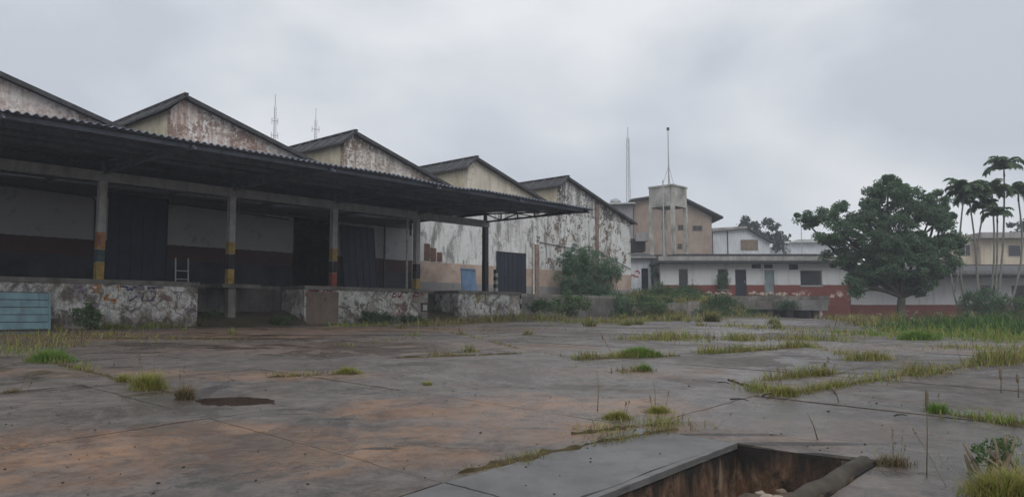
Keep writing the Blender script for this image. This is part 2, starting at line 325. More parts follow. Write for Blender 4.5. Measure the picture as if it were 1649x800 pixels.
# ------------------------------------------------------------------ helpers
class MB:
    """collects shapes, then becomes ONE mesh object"""
    def __init__(s): s.v = []; s.f = []
    def face(s, *pts):
        i = len(s.v); s.v += [tuple(p) for p in pts]; s.f.append(tuple(range(i, i + len(pts)))); return s
    def box(s, x0, x1, y0, y1, z0, z1):
        i = len(s.v)
        s.v += [(x, y, z) for z in (z0, z1) for x, y in ((x0, y0), (x1, y0), (x1, y1), (x0, y1))]
        s.f += [tuple(i + k for k in q) for q in ((3, 2, 1, 0), (4, 5, 6, 7), (0, 1, 5, 4), (1, 2, 6, 5), (2, 3, 7, 6), (3, 0, 4, 7))]
        return s
    def prism(s, poly, y0, y1):                          # polygon in x,z pushed along y
        i = len(s.v); n = len(poly)
        s.v += [(x, y0, z) for x, z in poly] + [(x, y1, z) for x, z in poly]
        s.f.append(tuple(range(i, i + n))); s.f.append(tuple(range(i + 2 * n - 1, i + n - 1, -1)))
        for k in range(n): s.f.append((i + k, i + n + k, i + n + (k + 1) % n, i + (k + 1) % n))
        return s
    def bar(s, a, b, w_, h=None):                        # square bar between two points
        a, b = Vector(a), Vector(b); h = h or w_; d = (b - a).normalized()
        up = Vector((0, 0, 1)) if abs(d.z) < .95 else Vector((0, 1, 0))
        x = d.cross(up).normalized() * w_ / 2; y = x.cross(d).normalized() * h / 2
        i = len(s.v)
        s.v += [tuple(p + q) for p in (a, b) for q in (-x - y, x - y, x + y, -x + y)]
        s.f += [tuple(i + k for k in q) for q in ((0, 1, 2, 3), (7, 6, 5, 4), (0, 4, 5, 1), (1, 5, 6, 2), (2, 6, 7, 3), (3, 7, 4, 0))]
        return s
    def tube(s, pts, rads, n=7):
        pts = [Vector(p) for p in pts]; base = len(s.v); m = len(pts)
        if isinstance(rads, (int, float)): rads = [rads] * m
        for k, p in enumerate(pts):
            d = (pts[min(m - 1, k + 1)] - pts[max(0, k - 1)]).normalized()
            up = Vector((0, 0, 1)) if abs(d.z) < .9 else Vector((0, 1, 0))
            x = d.cross(up).normalized(); y = x.cross(d)
            for j in range(n):
                q = 2 * math.pi * j / n; s.v.append(tuple(p + (x * math.cos(q) + y * math.sin(q)) * rads[k]))
        for k in range(m - 1):
            for j in range(n):
                j2 = (j + 1) % n
                s.f.append((base + k * n + j, base + k * n + j2, base + (k + 1) * n + j2, base + (k + 1) * n + j))
        s.f.append(tuple(base + j for j in range(n - 1, -1, -1))); s.f.append(tuple(base + (m - 1) * n + j for j in range(n)))
        return s
    def lump(s, c, r, sq=1.0, seed=0, sub=2):            # an uneven stone
        bm = bmesh.new(); bmesh.ops.create_icosphere(bm, subdivisions=sub, radius=1)
        i = len(s.v)
        for v in bm.verts:
            k = 1 + .35 * mnoise.noise(v.co * 1.7 + Vector((seed * 3.1, seed, 0)))
            s.v.append((c[0] + v.co.x * r * k, c[1] + v.co.y * r * k, c[2] + v.co.z * r * k * sq))
        for f in bm.faces: s.f.append(tuple(i + v.index for v in f.verts))
        bm.free(); return s
    def mesh(s, name):
        m = bpy.data.meshes.new(name); m.from_pydata(s.v, [], s.f); m.update(); return m
    def build(s, name, mat, parent=None, smooth=False, fix=True):
        m = s.mesh(name); m.materials.append(MATS[mat])
        if fix:
            bm = bmesh.new(); bm.from_mesh(m); bmesh.ops.recalc_face_normals(bm, faces=bm.faces); bm.to_mesh(m); bm.free()
        if smooth:
            for p in m.polygons: p.use_smooth = True
        o = bpy.data.objects.new(name, m); C.objects.link(o); o.parent = parent
        return o
def tag(o, label=None, cat=None, group=None, kind=None):
    for k, v in (('label', label), ('category', cat), ('group', group), ('kind', kind)):
        if v: o[k] = v
    return o
def thing(name, label, cat, loc=(0, 0, 0), rz=0, group=None):
    o = bpy.data.objects.new(name, None); C.objects.link(o); o.location = loc; o.rotation_euler = (0, 0, rz); o.empty_display_size = .3
    return tag(o, label, cat, group)
def wall_cells(mb, x0, x1, z0, z1, holes, y0, y1):
    """a wall from boxes around rectangular openings (hx0,hx1,hz0,hz1)"""
    xs = sorted({x0, x1, *[h[0] for h in holes], *[h[1] for h in holes]}); xs = [x for x in xs if x0 <= x <= x1]
    for a, b in zip(xs, xs[1:]):
        m = (a + b) / 2; cut = sorted([(h[2], h[3]) for h in holes if h[0] < m < h[1]]); z = z0
        for c, d in cut:
            if c > z: mb.box(a, b, y0, y1, z, c)
            z = d
        if z < z1: mb.box(a, b, y0, y1, z, z1)
    return mb
def local_at(o_loc, rz, p):
    d = Vector(p) - Vector(o_loc); return Matrix.Rotation(-rz, 3, 'Z') @ d

# ------------------------------------------------------------------ the ground
S_LINES = [-3.62 + 1.9 * k for k in range(-5, 22)]
T_LINES = [20.1 - 2.6 * k for k in range(7, -1, -1)] + [22.7, 25.3, 27.9, 30.5]
PIT = (-8.6, -3.62, 20.86, 21.60)                       # s0, s1, t0, t1
def ground_sheet():
    ss = sorted({*[-400, -250, -150, -90, -60, -40, -25], *[-16 + .95 * k for k in range(70)], *[52, 56, 62, 70, 80, 100, 130, 180, 300, 500], PIT[0], PIT[1]})
    tt = sorted({*[-400, -250, -150, -90, -60, -40, -30], *[-22 + 1.3 * k for k in range(52)], *[48, 55, 70, 100, 150, 250, 400], PIT[2], PIT[3]})
    mb = MB(); idx = {}
    for i, s in enumerate(ss):
        for j, t in enumerate(tt):
            x, y = ST(s, t); idx[i, j] = len(mb.v)
            mb.v.append((x, y, G(x, y) - .006 + .004 * mnoise.noise(Vector((x * .7, y * .7, 0)))))
    for i in range(len(ss) - 1):
        for j in range(len(tt) - 1):
            cs, ct = (ss[i] + ss[i + 1]) / 2, (tt[j] + tt[j + 1]) / 2
            if PIT[0] < cs < PIT[1] and PIT[2] < ct < PIT[3]: continue
            mb.f.append((idx[i, j], idx[i + 1, j], idx[i + 1, j + 1], idx[i, j + 1]))
    return tag(mb.build('ground', 'soil', smooth=True), kind='structure')
ground = ground_sheet()
SLABS = []
def top(x, y):                                            # height of the paved surface
    s, t = st((x, y))
    for a, b, c, d, l, k in SLABS:
        if a <= s <= b and c <= t <= d: return G(x, y) + l + k[0] * ((s - a) / (b - a) - .5) * 2 + k[1] * ((t - c) / (d - c) - .5) * 2
    return G(x, y)
def slab(s0, s1, t0, t1, mat='yard_concrete', lift=None, gap=.007):
    r = random.Random(int(s0 * 131 + t0 * 717) + 5)
    lift = r.uniform(.0, .008) if lift is None else lift
    tilt = (r.uniform(-.003, .003), r.uniform(-.003, .003))
    SLABS.append((s0, s1, t0, t1, lift, tilt))
    s0 += gap * r.uniform(.6, 1.3); s1 -= gap * r.uniform(.6, 1.3); t0 += gap * r.uniform(.6, 1.3); t1 -= gap * r.uniform(.6, 1.3)
    ns, ntt = 12, 15; mb = MB(); ids = {}
    for i in range(ns + 1):
        for j in range(ntt + 1):
            s = s0 + (s1 - s0) * i / ns; t = t0 + (t1 - t0) * j / ntt
            if i in (0, ns): s += .022 * mnoise.noise(Vector((s * 3, t * 4, 1))) + .012 * mnoise.noise(Vector((s * 13, t * 13, 5)))
            if j in (0, ntt): t += .022 * mnoise.noise(Vector((s * 4, t * 3, 7))) + .012 * mnoise.noise(Vector((s * 13, t * 13, 9)))
            x, y = ST(s, t); ids[i, j] = len(mb.v)
            mb.v.append((x, y, G(x, y) + lift + tilt[0] * (i / ns - .5) * 2 + tilt[1] * (j / ntt - .5) * 2))
    for i in range(ns):
        for j in range(ntt): mb.f.append((ids[i, j], ids[i, j + 1], ids[i + 1, j + 1], ids[i + 1, j]))
    ring = [(i, 0) for i in range(ns)] + [(ns, j) for j in range(ntt)] + [(i, ntt) for i in range(ns, 0, -1)] + [(0, j) for j in range(ntt, 0, -1)]
    low = {}
    for k in ring:
        v = mb.v[ids[k]]; low[k] = len(mb.v); mb.v.append((v[0], v[1], v[2] - .09))
    for a, b in zip(ring, ring[1:] + ring[:1]): mb.f.append((ids[a], ids[b], low[b], low[a]))
    return mb.build('concrete_slab', mat, ground)
nsl = 0
for i in range(len(S_LINES) - 1):
    for j in range(len(T_LINES) - 1):
        s0, s1, t0, t1 = S_LINES[i], S_LINES[i + 1], T_LINES[j], T_LINES[j + 1]
        x, y = ST((s0 + s1) / 2, (t0 + t1) / 2)
        if y < 1.5 or abs(x) > .78 * y + 3.5 or y > 34: continue
        if t0 < PIT[2] < t1 and s1 <= PIT[1] + .01:
            slab(s0, s1, t0, PIT[2] - .045, 'cement_smooth', .006); slab(s0, s1, PIT[3] + .11, t1, lift=.005); nsl += 2
        else: slab(s0, s1, t0, t1); nsl += 1

# the sunken pit
px, py = ST(PIT[1], PIT[2]); pz = G(px, py)
pit = thing('inspection_pit', 'open concrete inspection pit with rust-stained walls in the near yard', 'pit', (px, py, pz), ROT)
L_ = PIT[1] - PIT[0]; W_ = PIT[3] - PIT[2]
def gl(s, t): x, y = ST(s, t); return G(x, y) - pz
def pit_strip(name, mat, ta, tb, top, bot, n=60, rough=0):
    mb = MB()
    for k in range(n):
        a, b = -L_ + L_ * k / n, -L_ + L_ * (k + 1) / n
        za, zb = gl(PIT[1] + a, PIT[2]), gl(PIT[1] + b, PIT[2])
        i = len(mb.v)
        for x, z in ((a, za), (b, zb)):
            ch = rough * (mnoise.noise(Vector((x * 4, 1, 0))) + max(0, mnoise.noise(Vector((x * 11, 3, 0)))) * 1.6)
            mb.v += [(x, -ta, z + bot), (x, -ta, z + top), (x, -tb + ch, z + top - abs(ch) * .3), (x, -tb + ch * .5, z + bot)]
        mb.f += [(i, i + 1, i + 5, i + 4), (i + 1, i + 2, i + 6, i + 5), (i + 2, i + 3, i + 7, i + 6), (i + 3, i, i + 4, i + 7)]
        if k == 0: mb.f.append((i, i + 3, i + 2, i + 1))
        if k == n - 1: mb.f.append((i + 4, i + 5, i + 6, i + 7))
    return mb.build(name, mat, pit)
pit_strip('rim', 'cement_smooth', -.05, 0.0, .007, -.03, rough=.016)
pit_strip('wall', 'pit_wall', -.08, -.016, -.032, -1.3)
pit_strip('wall', 'pit_wall', W_ + .012, W_ + .11, -.02, -1.3)
MB().box(.002, .10, -W_ - .1, .09, -1.25, -.012).build('wall', 'pit_wall', pit)
MB().box(-L_ - .1, -L_, -W_ - .1, .1, -1.25, -.2).build('wall', 'pit_wall', pit)
MB().box(-L_ - .1, .1, -W_ - .1, .1, -1.32, -1.252).build('floor', 'mud', pit)
MB().lump((-.35, -W_ + .3, -.62), .42, 1.0, 2, 3).build('earth_heap', 'soil', pit, True)
mb = MB()
pts = [(-L_ + L_ * k / 24, -W_ - .05 + .012 * math.sin(k * 1.7), gl(PIT[1] - L_ + L_ * k / 24, PIT[3]) + .004 + .008 * math.sin(k * 2.3)) for k in range(25)]
mb.tube(pts, [.055 + .02 * mnoise.noise(Vector((k * .8, 0, 0))) for k in range(25)], 10).build('rounded_kerb', 'kerb_dark', pit, True)
for k in range(34):
    x_, y_ = -rnd.uniform(.05, .75), -rnd.uniform(.2, W_ - .05); q_ = math.hypot(x_ + .35, y_ + W_ - .3)
    z_ = -.62 + math.sqrt(max(.0, .44 ** 2 - q_ ** 2)) - .01
    MB().lump((x_, y_, z_), rnd.uniform(.014, .042), .55, k, 2).build('rubble', 'rubble_dull' if k % 3 else 'rubble_pale', pit, True)

# ------------------------------------------------------------------ warehouse (local x along the dock, y away from the yard)
WL = (P0.x, P0.y, 0)
WY = 5.15
WT = 'long derelict warehouse with saw-tooth roofs and peeling white walls behind the canopy'
wh = thing('sawtooth_warehouse', WT, 'warehouse', WL, ROT)
TS = [4.59 + 7.79 * k for k in range(-2, 4)]; VAL = EYE + 5.9; TOP = EYE + 8.08; END = 35.0; BEG = TS[0] - .45
doors = [(2.1, 4.2, DOCK, DOCK + 3.27), (9.46, 11.6, DOCK, DOCK + 3.1), (21.9, 24.4, DOCK, DOCK + 2.4), (-5.6, -3.5, DOCK, DOCK + 3.27)]
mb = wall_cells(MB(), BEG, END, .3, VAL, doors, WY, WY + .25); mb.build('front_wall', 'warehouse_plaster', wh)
MB().box(BEG, BEG + .25, WY + .25, WY + 26, .3, VAL).box(END - .25, END, WY + .25, WY + 26, .3, VAL).box(BEG, END, WY + 26, WY + 26.25, .3, VAL).build('rear_wall', 'grey_plaster', wh)
MB().box(BEG + .25, END - .25, WY + .25, WY + 26, DOCK - .25, DOCK - .01).build('floor', 'dock_concrete', wh)
gm = ['gable_pink', 'gable_pink', 'gable_pink', 'gable_grey', 'gable_cream', 'gable_black']
for k, s in enumerate(TS):
    e_ = s + 7.34
    # gable: upright edge, short steep pitch, long slope
    MB().prism([(s - .45, VAL), (e_, VAL), (s, TOP - .05), (s - .45, TOP - .5)], WY, WY + .25).build('gable', gm[k], wh)
    MB().prism([(s - .45, VAL), (e_, VAL), (s, TOP - .05), (s - .45, TOP - .5)], WY + 26, WY + 26.25).build('gable', 'grey_plaster', wh)
    MB().box(s - .45, s - .2, WY + .25, WY + 26, VAL - .3, TOP - .52).build('clerestory_wall', 'clerestory_cream', wh)
    # mullions of the clerestory
    rf = MB()
    dx, dz = (e_ + .12) - s, (VAL - .04) - TOP
    rf.prism([(s - .02, TOP), (e_ + .1, VAL + .0), (e_ + .1, VAL + .09), (s - .02, TOP + .09)], WY - .28, WY + 26.3)
    rf.build('roof_slope', 'roof_sheet_grey', wh)
    rf = MB(); a0, z0 = s - .74, TOP - .60
    rf.prism([(a0, z0), (s - .021, TOP - .005), (s - .021, TOP + .075), (a0, z0 + .08)], WY - .30, WY + 26.3)
    sr = rf.build('short_roof', 'roof_tile_dark', wh)
    cap = MB().bar((s - .02, WY - .32, TOP + .11), (s - .02, WY + 26.3, TOP + .11), .16, .07).build('ridge_cap', 'roof_tile_dark', sr)
    vb = MB().bar((s + .1, WY - .30, TOP - .05), (e_ + .1, WY - .30, VAL + .0), .035, .14).build('verge_board', 'roof_tile_dark', wh)
    rb = MB()                                            # rows of tile ribs that show under the eave
    for q in range(30):
        y = WY - .2 + q * .85
        rb.bar((a0 + .01, y, z0 + .095), (s - .05, y, TOP + .075), .09, .05)
    rb.build('tile_rib', 'roof_sheet_grey', sr)
# openings
def door_leaf(name, x0, x1, z0, z1, y, mat, skew=0, label=None):
    n = max(3, int((x1 - x0) / .35)); mb = MB()
    i = 0
    root = MB().prism([(x0 + skew, z0), (x1 + skew, z0), (x1, z1), (x0, z1)], y, y + .05).build(name, mat, wh)
    for k in range(n + 1):
        x = x0 + (x1 - x0) * k / n
        MB().bar((x + skew, y - .012, z0 + .02), (x, y - .012, z1 - .02), .035, .02).build('seam', mat, root)
    MB().box(x0 + skew * .5, x1 + skew * .5, y - .03, y - .002, (z0 + z1) / 2 - .04, (z0 + z1) / 2 + .04).build('rail', mat, root)
    if label: root['label'] = label
    return root
door_leaf('door', 2.12, 4.18, DOCK, DOCK + 3.25, WY + .06, 'door_blue', 0, 'closed dark blue sheet door')
door_leaf('door', -5.58, -3.52, DOCK, DOCK + 3.25, WY + .06, 'door_blue')
door_leaf('door', 11.75, 13.55, DOCK + .03, DOCK + 2.95, WY - .10, 'door_blue', .28, 'dark blue sheet door slid open and hanging askew')
door_leaf('door', 21.92, 24.38, DOCK, DOCK + 2.38, WY + .06, 'door_navy')
MB().bar((9.2, WY - .06, DOCK + 3.2), (13.9, WY - .06, DOCK + 3.15), .08, .08).build('door_track', 'steel_dark', wh)
MB().bar((1.9, WY - .06, DOCK + 3.36), (6.3, WY - .06, DOCK + 3.36), .08, .08).build('door_track', 'steel_dark', wh)
# conduit on the shaded wall and pilasters on the lit one
MB().tube([(-6, WY - .04, DOCK + 3.32), (1.55, WY - .04, DOCK + 3.05), (1.65, WY - .04, DOCK + 2.9), (1.68, WY - .04, DOCK + .9)], .03).build('conduit', 'steel_dark', wh)
MB().tube([(4.9, WY - .04, DOCK + 3.1), (9.2, WY - .04, DOCK + 2.95)], .025).build('conduit', 'steel_dark', wh)
MB().box(25.1, 25.42, WY - .08, WY - .002, .5, 5.2).build('pilaster', 'pilaster_brown', wh)
MB().box(31.0, 31.3, WY - .08, WY - .002, .5, VAL + .9).build('pilaster', 'pilaster_brown', wh)
MB().tube([(24.9, WY - .1, 1.4), (24.9, WY - .1, 5.3)], .06).build('downpipe', 'pale_paint', wh)
MB().tube([(25.5, WY - .06, 5.35), (29, WY - .06, 5.15), (31, WY - .06, 5.2), (34.9, WY - .06, 4.2)], .025).build('cable', 'steel_dark', wh)
MB().box(33.2, 33.4, WY - .02, WY - .002, 4.6, 4.85).build('vent_hole', 'void_dark', wh)
for k in range(3):                                       # brick showing where the plaster has come off
    for q in range(9 - k * 2):
        MB().box(16.75 + k * .42, 17.10 + k * .42, WY - .03, WY - .002, 3.85 + q * .095, 3.93 + q * .095).build('brick', 'brick', wh)
MB().tube([(11.3 + 2.9, WY - .12, DOCK), (11.3 + 2.9, WY - .12, DOCK + 3.2)], .05).build('downpipe', 'steel_dark', wh)

# ------------------------------------------------------------------ loading dock
dk = thing('loading_dock', 'long concrete loading dock with peeling graffiti-covered faces under the canopy', 'loading dock', WL, ROT)
FT, BT = -.5, .9                                         # local y of block fronts, recess backs
B = [(-12.0, 2.65), (6.36, 11.95), (13.58, 17.4)]; G0 = .5
for i, (a, b) in enumerate(B):
    MB().box(a, b, FT, BT, G0, DOCK - .13).build('dock_block', 'dock_face', dk)
    MB().box(a - .02, b + .03, FT - .05, BT + .02, DOCK - .13, DOCK).build('edge_slab', 'dock_concrete', dk)
MB().box(6.45, 7.75, FT - .012, FT - .002, G0, DOCK - .2).build('render_patch', 'cement_patch', dk)
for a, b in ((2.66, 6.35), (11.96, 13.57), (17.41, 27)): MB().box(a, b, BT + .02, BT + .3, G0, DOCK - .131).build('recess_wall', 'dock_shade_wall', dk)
MB().box(-12, 27, BT + .021, WY - .002, DOCK - .13, DOCK - .003).build('platform', 'dock_concrete', dk)
MB().box(3.6, 4.9, -.2, BT + .019, DOCK - .13, DOCK - .002).build('plinth', 'dock_concrete', dk)
MB().box(3.84, 4.10, -.12, .14, G0, DOCK - .132).build('pier', 'dock_concrete', dk)
for a, b in ((2.66, 6.35), (11.96, 13.57)):              # earth washed into the truck bays
    mb = MB(); xs = [a + (b - a) * k / 10 for k in range(11)]; ys = [-1.1, -.7, -.3, .1, .5, .91]; i0 = len(mb.v)
    for y in ys:
        for x in xs:
            wx, wy = ST(x, -y); g = G(wx, wy)
            h = sm(-1.1, .7, y) * .42 - (.03 if y <= -1.09 else 0) + .05 * mnoise.noise(Vector((x * 1.5, y * 1.5, 3)))
            mb.v.append((x, y, g + h))
    for j in range(5):
        for k in range(10): q = i0 + j * 11 + k; mb.f.append((q, q + 1, q + 12, q + 11))
    mb.build('earth_fill', 'soil', dk, True)
for k in range(5):                                       # striped guard on the far corner
    MB().box(17.405, 17.44, FT - .055, FT + .1, 1.05 + k * .22, 1.05 + (k + 1) * .22 - .002).build('stripe', 'pale_paint' if k % 2 else 'black_paint', dk)
MB().box(11.6, 11.9, FT - .03, FT - .003, 1.35, 1.7).build('bumper_pad', 'black_paint', dk)
MB().box(11.66, 11.86, FT - .045, FT - .031, 1.4, 1.62).build('bumper_plate', 'pale_paint', dk)

def scrawl(x0, x1, z0, z1, mat, seed, n=7, w_=.05):
    r = random.Random(seed); mb = MB()
    for k in range(n):                                   # worn spray strokes, 4 mm proud of the face
        x = x0 + (x1 - x0) * (k + r.uniform(-.4, .9)) / n; z = r.uniform(z0, z1); a = r.uniform(0, 6.28); p = (x, FT - .004, z)
        for j in range(r.randint(4, 11)):
            a += r.gauss(0, .75); L = r.uniform(.03, .09)
            q = (p[0] + math.cos(a) * L, FT - .004, min(z1 + .02, max(z0 - .06, p[2] + math.sin(a) * L)))
            if q != p: mb.bar(p, q, .006, w_ * r.uniform(.4, 1.2))
            p = q
    mb.build('graffiti', mat, dk)
simple('spray_navy', (.07, .07, .15), .3, 8); simple('spray_violet', (.25, .19, .27), .3, 8); simple('spray_yellow', (.36, .31, .10), .3, 8); simple('spray_maroon', (.20, .04, .05), .3, 8)
scrawl(.6, 1.5, 1.72, 2.02, 'spray_navy', 1); scrawl(-.9, -.1, 1.55, 2.0, 'spray_violet', 2, 5); scrawl(-.15, .5, 1.6, 2.05, 'orange_paint', 3, 4, .09); scrawl(1.6, 2.5, 1.3, 1.9, 'spray_violet', 4, 5, .035)
scrawl(6.4, 7.7, 1.78, 2.06, 'spray_maroon', 5, 8, .07); scrawl(10.2, 11.8, 1.96, 2.07, 'spray_maroon', 6, 9, .06); scrawl(8.6, 9.8, 1.45, 1.8, 'black_paint', 7, 5, .03); scrawl(14.6, 15.4, 1.75, 2.05, 'spray_yellow', 8, 5, .10); scrawl(15.5, 16.8, 1.4, 1.9, 'spray_violet', 9, 5, .04)
# ------------------------------------------------------------------ canopy
cn = thing('loading_canopy', 'wide corrugated canopy on slim concrete columns along the loading dock', 'canopy', WL, ROT)
BAY = 3.925; CS = [BAY * k for k in range(-2, 5)]
FZ = EYE + 3.98; RISE = .42; FRONT = -5.6
def roofz(y): return FZ + (min(y, .4) - FRONT) / (0 - FRONT) * RISE
for i in range(len(CS)):                                 # roof in bays
    a = CS[i] - BAY / 2 + .0; b = a + BAY
    if i == len(CS) - 1: b = 15.7 + .35
    mb = MB(); n = int(round((b - a) / .17)) * 6; ys = [FRONT, FRONT + 2.6, -.3, 2.5, WY - .05]
    for y in ys:
        for k in range(n + 1):
            x = a + (b - a) * k / n
            mb.v.append((x, y + (.03 * mnoise.noise(Vector((int(x / 1.02) * 3.3, 0, 2))) if y == FRONT else 0), roofz(y) + .05 + .028 * math.sin(x * 2 * math.pi / .17) + .09 * mnoise.noise(Vector((x * .3, y * .5, 0))) + (.035 * mnoise.noise(Vector((math.floor(x / 1.02) * 7.7, 3, 1))) if y == FRONT else 0)))
    w1 = n + 1
    for j in range(len(ys) - 1):
        for k in range(n): q = j * w1 + k; mb.f.append((q, q + 1, q + 1 + w1, q + w1))
    o = mb.build('roof_sheet', 'canopy_sheet', cn, True)
    so = o.modifiers.new('thick', 'SOLIDIFY'); so.thickness = .012; so.offset = 0
for y in (FRONT + .3, FRONT + 1.55, FRONT + 2.8, FRONT + 4.05, .6, 2.4, 4.4):
    MB().bar((CS[0] - 1.9, y, roofz(y) - .04), (16.0, y, roofz(y) - .04), .06, .1).build('purlin', 'canopy_sheet', cn)
MB().box(CS[0] - 1.9, 15.85, -.11, .11, EYE + 3.72, EYE + 4.0).build('beam', 'beam_grey', cn)
paints = {0: [('orange_paint', 1.10, 1.46), ('teal_paint', .5, .74), ('pale_paint', .74, 1.09), ('yellow_paint', 0.0, .49)],
          1: [('yellow_paint', .95, 1.33), ('black_paint', .46, .94), ('yellow_paint', 0, .45)],
          2: [('yellow_paint', .92, 1.36), ('black_paint', .50, .91), ('red_paint', 0, .49)],
          3: [('black_paint', .42, 1.0), ('yellow_paint', 0, .41)],
          4: [('black_paint', .0, 1.3)]}
paints[0] = [('orange_paint', .86, 1.34), ('teal_paint', .5, .85), ('yellow_paint', 0.0, .49)]
for k in range(-2, 5):
    s = BAY * k
    c = MB().box(s - .1, s + .1, -.1, .1, DOCK - .13 if k == 1 else DOCK, EYE + 3.719).build('column', 'column_grey' if k < 4 else 'steel_dark', cn)
    if k == 0: MB().box(s - .104, s - .02, -.112, -.108, DOCK + .95, DOCK + 1.25).build('scrawl', 'red_paint', c)
    for m_, z0, z1 in paints.get(k, [('yellow_paint', .9, 1.3), ('black_paint', .45, .89), ('yellow_paint', 0, .44)]):
        MB().box(s - .104, s + .104, -.104, .104, DOCK + z0 + .003, DOCK + z1).build('paint_band', m_, c)
    # truss arm over every column
    tr = MB()
    tr.bar((s, 0, EYE + 3.95), (s, FRONT + .1, FZ - .04), .07, .07)
    tr.bar((s, 0, roofz(0) - .1), (s, FRONT + .1, FZ - .03), .06, .06)
    N_ = 6
    for q in range(N_):
        y0 = FRONT * q / N_; y1 = FRONT * (q + 1) / N_
        lo = lambda y: EYE + 3.95 + (FZ - .04 - EYE - 3.95) * (y / FRONT)
        tr.bar((s, y0, lo(y0)), (s, y0, roofz(y0) - .1), .045, .045)
        tr.bar((s, y0 if q % 2 else y1, lo(y0 if q % 2 else y1)), (s, y1 if q % 2 else y0, roofz(y1 if q % 2 else y0) - .1), .045, .045)
    tr.bar((s, 0, EYE + 3.9), (s, 0, roofz(0) - .06), .12, .12)
    tr.bar((s, 0, roofz(0) - .1), (s, WY, roofz(WY) - .1), .07, .1)
    tr.build('truss', 'steel_dark' if k == 4 else 'canopy_sheet', cn)
for s, ln in ((-2.35, .55), (5.2, .3), (8.9, .3), (13.0, .45)):
    MB().tube([(s, 1.8, EYE + 3.75), (s, 1.8, EYE + 3.72 - ln)], .045).bar((s, 1.8, roofz(1.8)), (s, 1.8, EYE + 3.72), .02).build('lamp_hanger', 'steel_dark', cn)
MB().tube([(BAY * 3 - .32, .2, DOCK), (BAY * 3 - .32, .2, EYE + 3.72)], .045).build('downpipe', 'pale_paint', cn)

# things on and against the dock
pst = thing('striped_bollard', 'short black and white striped post at the dock corner', 'bollard', (*ST(16.15, .2), DOCK), ROT)
for k in range(6): MB().box(-.07, .07, -.07, .07, .16 * k, .16 * (k + 1) - .001).build('stripe', 'black_paint' if k % 2 else 'pale_paint', pst)
bb = thing('blue_board', 'flat blue board leaning on the peach band of the lit wall', 'board', (*ST(18.35, -3.6), DOCK), ROT)
MB().box(-.5, .5, -.02, .02, 0, 1.25).build('panel', 'board_blue', bb); MB().box(-.5, .5, -.05, -.021, 1.18, 1.25).build('rail', 'board_blue', bb)
bb.rotation_euler = (R(-6), 0, ROT)
lad = thing('metal_rack', 'bare pale metal rack with two rungs standing on the dock beside the blue door', 'rack', (*ST(2.62, -.5), DOCK), ROT)
for x in (-.2, .2): MB().tube([(x, 0, 0), (x, .05, .78)], .022).build('rail', 'galvanised', lad)
for z in (.12, .38): MB().tube([(-.2, .01, z), (.2, .01, z)], .016).build('rung', 'galvanised', lad)
sx, sy = ST(-2.9, .95)
sh = thing('sheet_metal_hoarding', 'pale blue sheet-metal panel with horizontal ribs leaning against the dock', 'hoarding', (sx, sy, G(sx, sy) + .0), ROT)
sh.rotation_euler = (R(-9), 0, ROT)
for k in range(5): MB().box(-1.5, 1.40, -.012, .012, .03 + k * .19, .03 + (k + 1) * .19 - .022).build('slat', 'sheet_blue', sh)
for k in range(6): MB().box(-1.5, 1.40, -.002, .03, .008 + k * .19, .03 + k * .19 - .001).build('groove', 'steel_dark', sh)
MB().box(1.401, 1.45, -.022, .03, 0, .985).build('frame_post', 'sheet_blue', sh); MB().box(-1.55, -1.501, -.022, .03, 0, .985).build('frame_post', 'sheet_blue', sh)

# ------------------------------------------------------------------ background buildings
def frontal(name, label, cat, d, rz=0):                  # empty at depth d, local y = distance behind its face
    return thing(name, label, cat, (0, d, 0), rz)
def X(u, d): return at(u, 450, d).x
def Z(v, d): return at(824.5, v, d).z
def window(root, x0, x1, z0, z1, y=.12, mat='window_dark', frame='fascia_grey', nx=2, glass='pane'):
    w_ = MB(); f = .05
    w_.box(x0, x1, y, y + .05, z0, z0 + f).box(x0, x1, y, y + .05, z1 - f, z1).box(x0, x0 + f, y, y + .05, z0 + f, z1 - f).box(x1 - f, x1, y, y + .05, z0 + f, z1 - f)
    w_ = w_.build('window', frame, root)
    for k in range(nx):
        a = x0 + f + (x1 - x0 - 2 * f) * k / nx; b = x0 + f + (x1 - x0 - 2 * f) * (k + 1) / nx
        MB().box(a + .015, b - .015, y + .02, y + .035, z0 + f, z1 - f).build(glass, mat, w_)
    MB().box(x0 - .06, x1 + .06, -.06, .02, z0 - .07, z0 - .001).build('sill', 'fascia_grey', w_)
    return w_
D = 55.0
of = frontal('office_block', 'low single-storey office with whitewashed wall, red painted foot and flat grey roof', 'building', D)
x0, x1 = X(1064, D), X(1368, D); z0, zf, ze = .1, Z(477, D), Z(424, D)
W1 = [(X(1093, D), X(1108, D), Z(466, D), Z(433, D)), (X(1156, D), X(1172, D), Z(466, D), Z(433, D)), (X(1289, D), X(1324, D), Z(460, D), Z(435, D))]
V1 = [(X(1211, D), X(1226, D), Z(432, D), Z(425, D)), (X(1231, D), X(1245, D), Z(432, D), Z(425, D)), (X(1271, D), X(1286, D), Z(434, D), Z(425, D))]
D1 = [(X(1184, D), X(1202, D), zf, Z(434, D)), (X(1231, D), X(1247, D), zf, Z(434.5, D))]
wall_cells(MB(), x0, x1, z0, ze, W1 + V1 + D1, 0, .22).build('front_wall', 'office_plaster', of)
MB().box(x0, x0 + .2, .22, 6, z0, ze).box(x1 - .2, x1, .22, 6, z0, ze).box(x0, x1, 6, 6.2, z0, ze).build('rear_wall', 'grey_plaster', of)
MB().box(x0 + .2, x1 - .2, .22, 6, zf - .2, zf).build('floor', 'dock_concrete', of)
MB().box(x0 + .2, x1 - .2, 3.2, 3.3, zf, ze).build('partition', 'void_dark', of)
for q in W1: window(of, *q, nx=1 if q[1] - q[0] < 1 else 3)
for q in V1: MB().box(q[0], q[1], .08, .12, q[2], q[3]).build('vent', 'void_dark', of)
